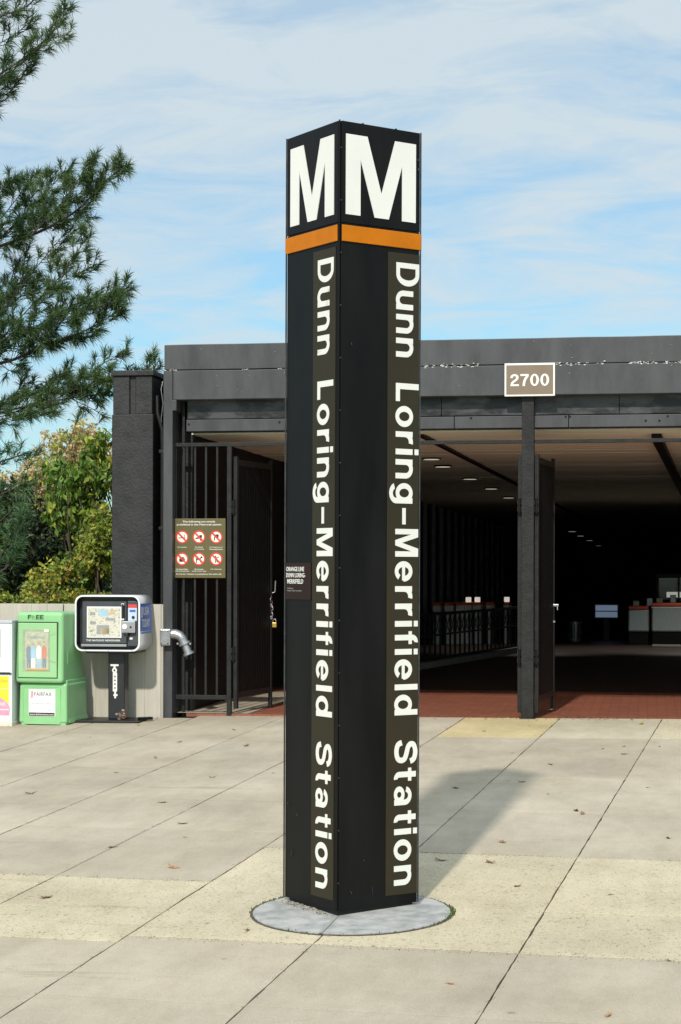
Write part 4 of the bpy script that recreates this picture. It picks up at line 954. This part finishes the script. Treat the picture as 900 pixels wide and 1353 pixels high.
d = (Vector(pts[-1]) - Vector(pts[-2])).normalized(); e = Vector(pts[-1])
MB().tube([e - d * .012, e + d * .012], [.062, .062], 16).build('collar', GALV, CB)
MB().tube([e + d * .012, e + d * .10], [.040, .042], 14).build('sleeve', GALV, CB)
MB().tube([e + d * .10, e + d * .125], [.060, .060], 16).build('end_flange', GALV, CB)
for s in (-1, 1): MB().tube([e + Vector((s * .066, -.03, .0)), e + Vector((s * .066, .01, 0)) ], .011, 6).build('clamp_screw', GALV, CB)

# ================================================================== DEEP INSIDE THE STATION
# folding lattice fence
LF = empty('lattice_fence', (kst.x, kst.y, .09), 'dark lattice railing standing on the pale kerb inside the station', 'fence')
LF.rotation_euler = (0, 0, math.atan2(kd.y, kd.x))
MB().box(0, L_, .06, .10, .70, .745).build('top_rail', BLKM, LF); MB().box(0, L_, .06, .10, .02, .055).build('bottom_rail', BLKM, LF); MB().box(0, L_, .06, .10, .385, .41).build('middle_rail', BLKM, LF)
for i in range(int(L_ / .28)):
    x = .14 + .28 * i
    MB().box(x - .012, x + .012, .065, .095, .056, .699).build('baluster', BLKM, LF)
me1 = MB().box(-.165, .165, .085, .093, -.008, .008, M=Matrix.Rotation(R_(52), 4, 'Y')).mesh('lattice_bar', BLKM)
me2 = MB().box(-.165, .165, .075, .083, -.008, .008, M=Matrix.Rotation(R_(-52), 4, 'Y')).mesh('lattice_bar', BLKM)
for i in range(int(L_ / .28) - 1):
    for me in (me1, me2): link('lattice_bar', me, LF, (.28 + .28 * i, 0, .555))
# machines behind the lattice, seen above its rail
for i, px in enumerate((577, 593, 608, 618, 630, 646, 669)):
    yy = 36.5 + .15 * i; p = onY(px, 797, yy); w_ = (.075, .085, .08, .07, .085, .06, .05)[i] 
    t = empty('fare_gate', (p.x, yy, 0), ('fare gate pedestal with white and red top, %s behind the lattice railing' % ('leftmost', 'second from the left', 'third from the left', 'middle one', 'fifth from the left', 'sixth from the left', 'rightmost narrow one')[i]), 'fare gate', 'fare gates behind the lattice railing')
    MB().box(-w_, w_, 0, .9, 0, .671).build('cabinet', STEEL, t, .02)
    MB().box(-w_, w_, -.005, .9, .672, .79).build('white_band', PAPERW, t, .01)
    MB().box(-w_, w_, -.004, .9, .791, .85).build('red_cap', FGRED, t, .01)
    if i in (3, 4, 6): MB().box(-.05, .05, .1, .25, .851, .95).build('lit_indicator', SIGNL, t, .01)
# right-hand fare gates
for i, (a, b, zt_) in enumerate(((830, 858, 800), (861, 912, 796))):
    yy = 37.5; p0, p1 = onY(a, 834, yy), onY(b, 834, yy); zT, zB = onY(a, zt_, yy).z, onY(a, 834, yy).z
    t = empty('fare_gate', (p0.x, yy, 0), ('narrower silver fare gate with red top right of the screens', 'wide silver fare gate with red top at the right edge')[i], 'fare gate', 'silver fare gates at the right')
    W_ = p1.x - p0.x
    MB().box(0, W_, 0, 1.3, zB, zT - .07).build('cabinet', STEEL, t, .03)
    MB().box(.01, W_ - .01, -.01, 1.3, zT - .068, zT).build('red_top', FGRED, t, .02)
    MB().box(0.02, W_ - .02, .03, 1.25, 0, zB - .002).build('plinth', BLKM2, t)
    if i: MB().box(-.0, W_ - .0, -.012, -.0005, zT - .10, zT - .075).build('white_stripe', PAPERW, t)
    for k in range(2 + i): MB().box(.1 + .27 * k, .22 + .27 * k, .2, .4, zT + .001, zT + (.10 if k != 1 else .16)).build('reader', PAPERW if k != 1 else STEEL, t, .01)
tag(MB().box(onZ(862, 848, 0).x, 3, 36.9, 37.1, .003, .03).build('floor_strip', KERB), kind='structure')
# kiosk
p0, p1 = onY(869, 797, 41), onY(925, 797, 41)
kk = empty('station_kiosk', (p0.x, 41, 0), 'dim glazed station manager kiosk behind the fare gates at the right edge', 'kiosk')
W_ = p1.x - p0.x; zt_ = onY(869, 757, 41).z
MB().box(0, W_, 0, 2, 0, .85).build('base', DARKIN, kk)
MB().box(.03, W_ - .03, .03, 1.9, .851, zt_ - .1).build('glazing', GLASS, kk)
MB().box(-.05, W_ + .05, -.05, 2.05, zt_ - .099, zt_).build('roof', BLKM, kk, .02)
for x in (0, W_ / 2, W_): MB().box(x - .02, x + .02, -.005, .03, .852, zt_ - .1).build('mullion', BLKM, kk)
MB().box(.2, .6, .6, .9, .9, 1.02).build('desk_lamp', SIGNL, kk)
# screens, bin
p0, p1 = onY(787, 815, 40), onY(816, 799, 40)
scn = empty('screen', ((p0.x + p1.x) / 2, 40, p0.z), 'pale blue glowing display panel on a dark stand far inside', 'screen')
W_ = (p1.x - p0.x) / 2; H_s = p1.z - p0.z
MB().box(-W_ - .03, W_ + .03, .01, .1, -.03, H_s + .03).build('housing', BLKM, scn)
for z0_, z1_ in ((0, .46), (.54, 1)): MB().box(-W_, W_, 0, .0095, H_s * z0_, H_s * z1_).build('display', SCREEN, scn)
MB().box(-.06, .06, .02, .08, -p0.z, -.031).build('stand', BLKM, scn)
p0 = onY(760, 846, 39)
tb = empty('litter_bin', (p0.x, 39, 0), 'round dark litter bin standing deep inside the passage', 'bin')
MB().tube([(0, 0, 0), (0, 0, .05), (0, 0, .42)], [.12, .13, .13], 16).build('body', STEEL, tb)
MB().tube([(0, 0, .421), (0, 0, .47), (0, 0, .5)], [.135, .13, .06], 16).build('lid', BLKM, tb)
for k in range(12):
    a = k * math.pi / 6; MB().box(-.01, .01, -.004, .004, .07, .38, M=Matrix.Translation((.135 * math.cos(a), .135 * math.sin(a), 0)) @ Matrix.Rotation(a + math.pi / 2, 4, 'Z')).build('slat', BLKM, tb)

# ================================================================== PLANTS
def bez(pts, n):
    P = [Vector(p) for p in pts]; Q = []
    for i in range(len(P) - 1):
        p0, p1, p2, p3 = P[max(i - 1, 0)], P[i], P[i + 1], P[min(i + 2, len(P) - 1)]
        for k in range(n):
            t = k / n; Q.append(.5 * ((2 * p1) + (p2 - p0) * t + (2 * p0 - 5 * p1 + 4 * p2 - p3) * t * t + (3 * p1 - p0 - 3 * p2 + p3) * t ** 3))
    return Q + [P[-1]]
def rv(s=1): return Vector((rnd.gauss(0, s), rnd.gauss(0, s), rnd.gauss(0, s)))
def needles(mb, p, d, n, ln, back=.10):
    """a tuft of long needles round the end of a twig"""
    d = d.normalized()
    for _ in range(n):
        o = p - d * rnd.uniform(0, back); q = (d * rnd.uniform(.35, 1.3) + rv(.48)).normalized(); q.z -= rnd.uniform(0, .12)
        L = ln * rnd.uniform(.7, 1.15); s = q.cross(rv()).normalized() * rnd.uniform(.0024, .0040)
        mid = o + q * L * .5 + Vector((0, 0, .004)); tip = o + q * L + Vector((0, 0, -.014))
        mb.add([o - s, o + s, mid + s, mid - s, tip], [(0, 1, 2, 3), (3, 2, 4)])
def pine_branch(tree, o, px, depth, r0, r1, tw, density, nmat, nn=34, ln=.125, up=.35, spread=1.0):
    pts = [onY(a, b, depth + (dz[0] if (dz := rest) else 0)) for a, b, *rest in px]
    Q = bez(pts, 6); N_ = len(Q); br = MB(); nd = MB()
    br.tube([q - o for q in Q], [r0 + (r1 - r0) * i / (N_ - 1) for i in range(N_)], 6)
    L = sum((Q[i + 1] - Q[i]).length for i in range(N_ - 1)); cnt = int(L * density); 
    for c in range(cnt):
        t = (c + rnd.random()) / cnt; 
        if t < .0: continue
        i = min(int(t * (N_ - 1)), N_ - 2); q = Q[i].lerp(Q[i + 1], t * (N_ - 1) - i); d = (Q[i + 1] - Q[i]).normalized()
        side = d.cross(Vector((rnd.gauss(0, .5), rnd.choice([-1, 1]) , rnd.gauss(0, .35)))).normalized()
        side = (side + rv(.35)).normalized()
        g = (d * rnd.uniform(.45, 1.0) + side * rnd.uniform(.4, 1.0) * spread + Vector((0, 0, up))).normalized(); l = tw * rnd.uniform(.45, 1.2) * (1.05 - .5 * t)
        mid = q + g * l * .5 - Vector((0, 0, .02)); e = q + g * l + Vector((0, 0, .02))
        br.tube([q - o, mid - o, e - o], [.006, .005, .003], 4, caps=False)
        needles(nd, e - o, e - mid, nn, ln, .10)
        if l > .16:
            for s in range(rnd.choice((1, 2, 2, 3))):
                b_ = mid.lerp(e, rnd.uniform(-.4, .6)); g2 = (g + rv(.55)).normalized(); e2 = b_ + g2 * l * rnd.uniform(.3, .55)
                br.tube([b_ - o, e2 - o], [.004, .003], 3, caps=False); needles(nd, e2 - o, g2, int(nn * .8), ln * .95, .08)
    e = Q[-1]; needles(nd, e - o, Q[-1] - Q[-3], int(nn * 1.3), ln, .14)
    b = br.build('branch', BARK, tree, fixn=False); f = nd.build('needles', nmat, b, fixn=False); f['kind'] = 'stuff'
tp = onY(-150, 760, 22.2)
PT = empty('pine_tree', (tp.x, 22.2, -.08), 'tall pine whose long-needled branches reach in from the left edge', 'tree')
po_ = Vector(PT.location)
MB().tube([(0, 0, -.1), (.03, 0, 2), (-.02, .02, 4.5), (.04, 0, 7), (0, 0, 9.5), (0, 0, 11)], [.26, .21, .17, .12, .07, .02], 12).build('trunk', BARK, PT)
A = dict(up=.30)
main = [
 # px polyline, depth, r0, r1, twig, density, needle count
 ([(-150, 200), (-60, 140), (0, 98), (40, 70), (70, 40), (88, 14)], 22, .035, .006, .28, 12, 26),
 ([(-150, 70), (-60, 42), (0, 22), (35, 8), (60, -18)], 22, .03, .008, .28, 11, 26),
 ([(-60, 142), (-10, 124), (12, 112), (40, 86)], 22.1, .012, .005, .24, 15, 28), ([(-20, 118), (30, 80), (60, 55), (88, 46)], 21.9, .01, .005, .24, 13, 28),
 ([(-40, 80), (-5, 60), (20, 45), (44, 25)], 22.2, .012, .005, .24, 13, 26), ([(-60, 160), (-20, 150), (0, 128)], 22, .012, .005, .2, 9, 22),
 ([(-30, 30), (10, -5), (30, -25)], 22, .012, .005, .26, 12, 24),
 ([(-150, 380), (-70, 352), (0, 326), (60, 303), (104, 276), (130, 248), (160, 222)], 22, .05, .006, .30, 15, 38),
 ([(-60, 340), (-10, 300), (20, 265), (38, 240)], 22.3, .015, .006, .27, 16, 40), ([(-10, 325), (30, 285), (60, 255), (84, 228)], 22, .015, .006, .27, 18, 40),
 ([(40, 312), (75, 275), (100, 242), (116, 212)], 21.8, .014, .006, .26, 18, 38), ([(20, 316), (65, 285), (105, 256), (135, 238)], 22.4, .014, .006, .26, 16, 38),
 ([(-40, 330), (-20, 290), (0, 255), (12, 238)], 21.7, .014, .006, .26, 16, 38), ([(-100, 360), (-40, 310), (-10, 280)], 22.6, .015, .006, .3, 16, 40),
 ([(-159, 520), (-69, 492), (11, 478), (61, 455), (111, 438), (155, 412)], 22, .05, .006, .28, 17, 40),
 ([(-39, 470), (1, 420), (31, 375), (63, 335), (89, 304)], 22.1, .016, .005, .30, 12, 30), ([(-9, 460), (36, 410), (71, 375), (96, 340), (117, 312)], 21.8, .014, .005, .28, 13, 32),
 ([(1, 468), (51, 430), (96, 405), (131, 392), (161, 382)], 22.1, .015, .005, .27, 18, 40), ([(-49, 440), (1, 410), (41, 385), (81, 372), (123, 352)], 22.3, .014, .005, .27, 15, 36),
 ([(41, 452), (81, 425), (121, 410), (159, 398)], 21.9, .012, .005, .24, 20, 40), ([(-69, 470), (-29, 430), (1, 400), (21, 350)], 22.3, .014, .006, .28, 14, 36),
 ([(-29, 478), (11, 445), (51, 430), (101, 425)], 21.7, .012, .005, .26, 20, 42), ([(11, 395), (27, 360), (35, 330)], 22.4, .010, .005, .22, 12, 28),
 ([(-150, 590), (-60, 562), (0, 546), (60, 532), (110, 524), (142, 520)], 22, .04, .006, .26, 17, 40),
 ([(20, 545), (70, 520), (110, 500), (138, 480), (163, 466)], 22.1, .014, .005, .24, 14, 34), ([(-30, 548), (20, 522), (60, 505), (90, 492)], 22.3, .012, .005, .25, 17, 38),
 ([(60, 534), (100, 515), (130, 506), (146, 500)], 21.8, .010, .005, .22, 18, 38), ([(90, 526), (120, 540), (140, 552)], 22.1, .010, .004, .16, 7, 28),
 ([(-60, 560), (-10, 558), (30, 548), (70, 545)], 21.8, .012, .005, .22, 16, 38), ([(110, 522), (165, 506), (190, 490), (203, 474)], 23.6, .012, .005, .17, 12, 34),
 ([(150, 510), (185, 500), (212, 486)], 23.8, .010, .005, .16, 12, 34), ([(-20, 560), (0, 580), (15, 598)], 22.2, .008, .004, .2, 8, 26),
 ([(-80, 660), (20, 642), (52, 628), (84, 598), (104, 548)], 21.6, .012, .004, .10, 3, 16), ([(20, 640), (40, 610), (52, 590)], 21.7, .006, .003, .12, 6, 20),
]
for px, dpt, r0, r1, tw, den, nn in main:
    lo = dpt + (.0); pine_branch(PT, po_, px, lo, r0 * .6, r1 * .7, tw, den * 1.15, NEED, int(nn * 1.2), .145, .30)
for px, dpt, tw, den in [([(-120, 830), (-40, 780), (0, 735), (22, 706), (30, 690)], 20.6, .22, 18), ([(-100, 760), (-30, 715), (0, 690), (22, 668)], 20.8, .22, 16),
                         ([(-100, 700), (-30, 670), (10, 650), (34, 640)], 21.2, .22, 15), ([(-90, 800), (-20, 770), (14, 745), (26, 722)], 20.5, .2, 16), ([(-80, 640), (-20, 618), (15, 606), (34, 600)], 21.5, .2, 12)]:
    pine_branch(PT, po_, px, dpt, .02, .006, tw, den, NEEDB, 38, .13, .2)

# broadleaf things behind the wall
def leafy(mb, c, s, mi=0, droop=.3, wid=.5):
    """one folded pointed leaf"""
    d = (rv(.6) + Vector((0, 0, -droop))).normalized(); a = d.cross(rv()).normalized(); nn = d.cross(a); w_ = s * wid
    tip = c + d * s; m1 = c + d * s * .42 + a * w_ * .5 + nn * s * .08; m2 = c + d * s * .42 - a * w_ * .5 + nn * s * .08; mm_ = c + d * s * .5
    mb.add([c, m1, mm_, m2, tip], [(0, 1, 2), (0, 2, 3), (1, 4, 2), (2, 4, 3)], mi)
def shrub(name, label, cat, base_px, depth, blobs, count, size, mats, weights, droop=.3, wid=.5, stems=6, group=None, gap=.0):
    b = onY(base_px[0], 820, depth); t = empty(name, (b.x, depth, gz(b.x, 18.4) + .0), label, cat, group); o = Vector(t.location)
    st = MB(); cl = MB()
    B = []
    for (px_, py_, rx, rz, ry) in blobs:
        c = onY(px_, py_, depth + rnd.uniform(-.15, .15)); k = depth / FPX; B.append((c, rx * k, ry, rz * k))
    wsum = [b_[1] * b_[3] * b_[2] ** .3 for b_ in B]; tot = sum(wsum)
    for (c, rx, ry, rz), ws in zip(B, wsum):
        for _ in range(max(1, int(stems * ws / tot + .5))):
            e = c + Vector((rnd.gauss(0, rx * .4), rnd.gauss(0, ry * .3), rnd.uniform(-rz * .3, rz * .7))); s0 = Vector((b.x + rnd.gauss(0, .12), depth + rnd.gauss(0, .08), o.z))
            Q = bez([s0, s0.lerp(e, .35) + rv(.08), s0.lerp(e, .7) + rv(.08), e], 4); st.tube([q - o for q in Q], [.022 - .016 * i / (len(Q) - 1) for i in range(len(Q))], 5, caps=False)
        n = int(count * ws / tot); sprigs = max(3, n // 9)
        for _ in range(sprigs):
            while True:
                v = Vector((rnd.uniform(-1, 1), rnd.uniform(-1, 1), rnd.uniform(-1, 1)))
                if v.length < 1 and (gap <= 0 or noise.noise(v * 2.6 + c) > gap - .25): break
            v = v * (.35 + .65 * rnd.random() ** .4) if rnd.random() < .5 else v
            p = c + Vector((v.x * rx, v.y * ry, v.z * rz)); g = (rv(.5) + Vector((0, 0, .3))).normalized(); mi = rnd.choices(range(len(mats)), weights)[0]; L = size * 2.4
            st.tube([p - o - g * L * .5, p - o + g * L * .5], [.003, .002], 3, caps=False)
            for k in range(9):
                leafy(cl, p + g * L * (k / 8 - .5) + rv(size * .22) - o, size * rnd.uniform(.6, 1.2), mi, droop, wid)
    st.build('stems', TWIG, t, fixn=False); f = cl.build('foliage', mats, t, fixn=False); f['kind'] = 'stuff'
    return t
shrub('autumn_tree', 'blurred tan and gold autumn tree farthest behind the column', 'tree', (95, 0), 31, [(95, 602, 58, 42, .8), (60, 645, 46, 46, .8), (128, 610, 34, 46, .7), (20, 660, 36, 40, .8), (110, 575, 20, 22, .4)], 8200, .085, [LEAFT, LEAFL], [8, 3], .1, .6, 14)
shrub('dogwood_tree', 'broadleaf tree with large drooping green leaves beside the black column', 'tree', (125, 0), 20.6, [(130, 620, 24, 40, .4), (104, 640, 24, 44, .4), (84, 660, 18, 34, .4), (138, 575, 11, 14, .2), (128, 690, 28, 30, .45), (75, 620, 14, 22, .3), (118, 595, 12, 22, .2)], 2600, .105, [LEAFG, LEAFL], [8, 1.5], 1.0, .50, 16)
shrub('green_shrub', 'mixed green and yellow leafy shrub behind the low wall by the column', 'shrub', (120, 0), 20.1, [(125, 735, 30, 40, .35), (95, 760, 34, 30, .35), (140, 700, 18, 34, .3), (60, 775, 34, 22, .3)], 4200, .065, [LEAFG, LEAFL, LEAFY], [6, 5, .8], .35, .62, 14)
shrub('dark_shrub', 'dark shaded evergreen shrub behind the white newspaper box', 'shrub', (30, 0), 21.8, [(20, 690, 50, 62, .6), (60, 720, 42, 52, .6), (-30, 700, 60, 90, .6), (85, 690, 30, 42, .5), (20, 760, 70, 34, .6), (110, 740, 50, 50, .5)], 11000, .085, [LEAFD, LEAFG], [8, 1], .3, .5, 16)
shrub('yellow_shrub', 'low yellow-green shrub just over the wall above the green box', 'shrub', (45, 0), 19.2, [(80, 793, 26, 12, .15), (45, 797, 30, 12, .15), (5, 795, 26, 14, .2), (110, 790, 22, 12, .15), (62, 770, 5, 22, .1), (140, 792, 12, 12, .12)], 1500, .05, [LEAFL, LEAFY, LEAFG], [6, 1.6, 3], .2, .62, 12)
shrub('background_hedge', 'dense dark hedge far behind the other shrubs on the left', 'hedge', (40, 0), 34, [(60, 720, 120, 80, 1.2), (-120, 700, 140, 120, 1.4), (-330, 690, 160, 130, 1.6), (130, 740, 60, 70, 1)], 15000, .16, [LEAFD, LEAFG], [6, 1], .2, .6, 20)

# ================================================================== FALLEN LEAVES
def leafmesh(seed):
    rr = random.Random(seed); mbx = MB(); n = 14; pts = []
    for i in range(n):
        a = 2 * math.pi * i / n; r = (1.0 if i % 2 == 0 else .5) * rr.uniform(.75, 1.1) * (.6 + .4 * math.cos(a) ** 2)
        pts.append((r * math.cos(a), r * math.sin(a) * .75, .28 * abs(math.sin(a * 1.5 + seed)) * r))
    mbx.add([(0, 0, .04)] + pts, [(0, 1 + i, 1 + (i + 1) % n) for i in range(n)])
    mbx.add([(-.9, -.02, .02), (-.9, .02, .02), (-1.5, .03, .15)], [(0, 1, 2)])
    return mbx.mesh('fallen_leaf', DRY)
lm = [leafmesh(i) for i in range(6)]
def fl_leaf(px, py_, s, label, sq=1.0):
    p = onG(px, py_); o = link('fallen_leaf', lm[rnd.randrange(6)], None, (p.x, p.y, gz(p.x, p.y) + .002)); o.scale = (s, s, s * sq); o.rotation_euler = (rnd.uniform(-.15, .15), rnd.uniform(-.15, .15), rnd.uniform(0, 6.28))
    tag(o, label, 'leaf', 'fallen leaves on the plaza'); return o
named = [(649, 1140, .052, 'curled tan leaf on the cream slabs right of the pylon foot', 1.5), (805, 1342, .036, 'brown leaf nearest the camera at the lower right', 1.6), (61, 1187, .060, 'flat brown leaf on the cream slab at the far left', .8),
         (150, 1120, .050, 'dark brown leaf lying across a joint on the left', 1), (230, 1147, .058, 'tan leaf at the back edge of the left cream slab', .8), (770, 1075, .055, 'long brown leaf on the grey slab right of centre', 1.2),
         (183, 959, .04, 'bright yellow leaf beside the pedestal base plate', 1), (242, 1089, .055, 'brown leaf on the grey slabs left of the pylon', .8), (215, 1061, .055, 'tan leaf behind the other leaves left of the pylon', .8), (848, 956, .07, 'yellowish leaf near the red pavers at the right', .8),
         (727, 938, .05, 'reddish leaf beside the open right gate leaf', 1.2), (602, 1041, .055, 'leaf at the edge of the pylon shadow', .8)]
for px, py_, s, lb, sq in named:
    o = fl_leaf(px, py_, s, lb, sq)
    if 'yellow' in lb:
        o.data = o.data.copy(); o.data.materials[0] = LEAFY
rest = [(154, 1022, 'small leaf left of the pylon, farthest left of the far grey slabs'), (206, 1002, 'small leaf in line with the black newspaper box pedestal'), (281, 1028, 'pair-end leaf midway between the pylon and the newspaper boxes'), (238, 981, 'tiny leaf on the paving in front of the conduit elbow'),
 (326, 986, 'tiny leaf on the paving in front of the left gate leaf'), (245, 1107, 'small leaf just in front of the tan leaf left of the pylon'), (362, 1022, 'small leaf close beside the left edge of the pylon'), (120, 975, 'leaf on the paving straight in front of the pedestal base plate'),
 (40, 1050, 'small leaf on the grey slabs at the left edge'), (310, 965, 'tiny leaf in front of the bar fence post'), (328, 1230, 'small dark leaf left of the round concrete pad'), (678, 995, 'upper small leaf on the grey slab below the middle gate post'),
 (825, 986, 'leaf right of centre just behind the row of cream slabs by the pavers'), (826, 996, 'leaf right under another one on the far grey slab at the right'), (797, 989, 'small leaf left of the stacked pair on the far right grey slab'), (728, 1010, 'dark small leaf on the far grey slab between two joints'),
 (690, 1033, 'small leaf at the far end of the pylon shadow'), (725, 1049, 'small leaf beyond the tip of the pylon shadow'), (762, 1071, 'leaf overlapping the long brown leaf right of centre'), (583, 1137, 'small leaf in the pylon shadow on the cream slab'),
 (685, 1171, 'dark crumpled leaf on the middle of the right cream slab'), (856, 1040, 'lone small leaf on the grey slab at the right'), (700, 959, 'brown leaf on the cream slab just below the middle post'), (664, 1113, 'leaf at the front edge of the grey slab right of the pylon'),
 (884, 1107, 'small leaf near the right edge above the cream slab'), (590, 962, 'leaf on the pale slab right of the pylon beside the pavers'), (640, 966, 'small leaf on the warm cream slab left of the middle post'), (808, 1182, 'small leaf on the cream slab at the right'),
 (872, 986, 'small leaf beside the right-hand joint on the far grey slab'), (458, 1235, 'small leaf in front of the round concrete pad'), (747, 944, 'leaf at the end stile of the right gate leaf'), (775, 948, 'leaf on the edge between red pavers and cream slab'),
 (655, 944, 'leaf on the red pavers left of the middle post'), (596, 1300, 'small leaf on the nearest grey slab right of the pylon'), (884, 1269, 'small leaf near the right edge below the cream slab')]
for px, py_, lb in rest: fl_leaf(px, py_, rnd.choice((.022, .03, .038, .045, .055)), lb, rnd.uniform(.6, 1.6))
# leaf litter and dirt collected along the foot of the wall and threshold
mb = MB()
for _ in range(420):
    if rnd.random() < .5: x = rnd.uniform(-7.2, -4.9); y_ = WY - abs(rnd.gauss(0, .10)) - .02
    else: x = rnd.choice([rnd.uniform(-4.9, 2), rnd.gauss(-.9, .5)]); y_ = FY - .03 + rnd.gauss(0, .10)
    z = gz(x, y_) + .004 if y_ < FY else .006; s = rnd.uniform(.004, .022); a = rnd.uniform(0, 6.28)
    mb.add([(x + s * math.cos(a), y_ + s * math.sin(a), z), (x + s * .5 * math.cos(a + 1.7), y_ + s * .5 * math.sin(a + 1.7), z + s * .3), (x - s * math.cos(a), y_ - s * math.sin(a), z + .002), (x + s * .5 * math.cos(a - 1.7), y_ + s * .5 * math.sin(a - 1.7), z + s * .1)], [(0, 1, 2, 3)])
tag(mb.build('leaf_litter', mat('leaf_litter', (.24, .14, .07), .85, island=.6), fixn=False), kind='stuff')
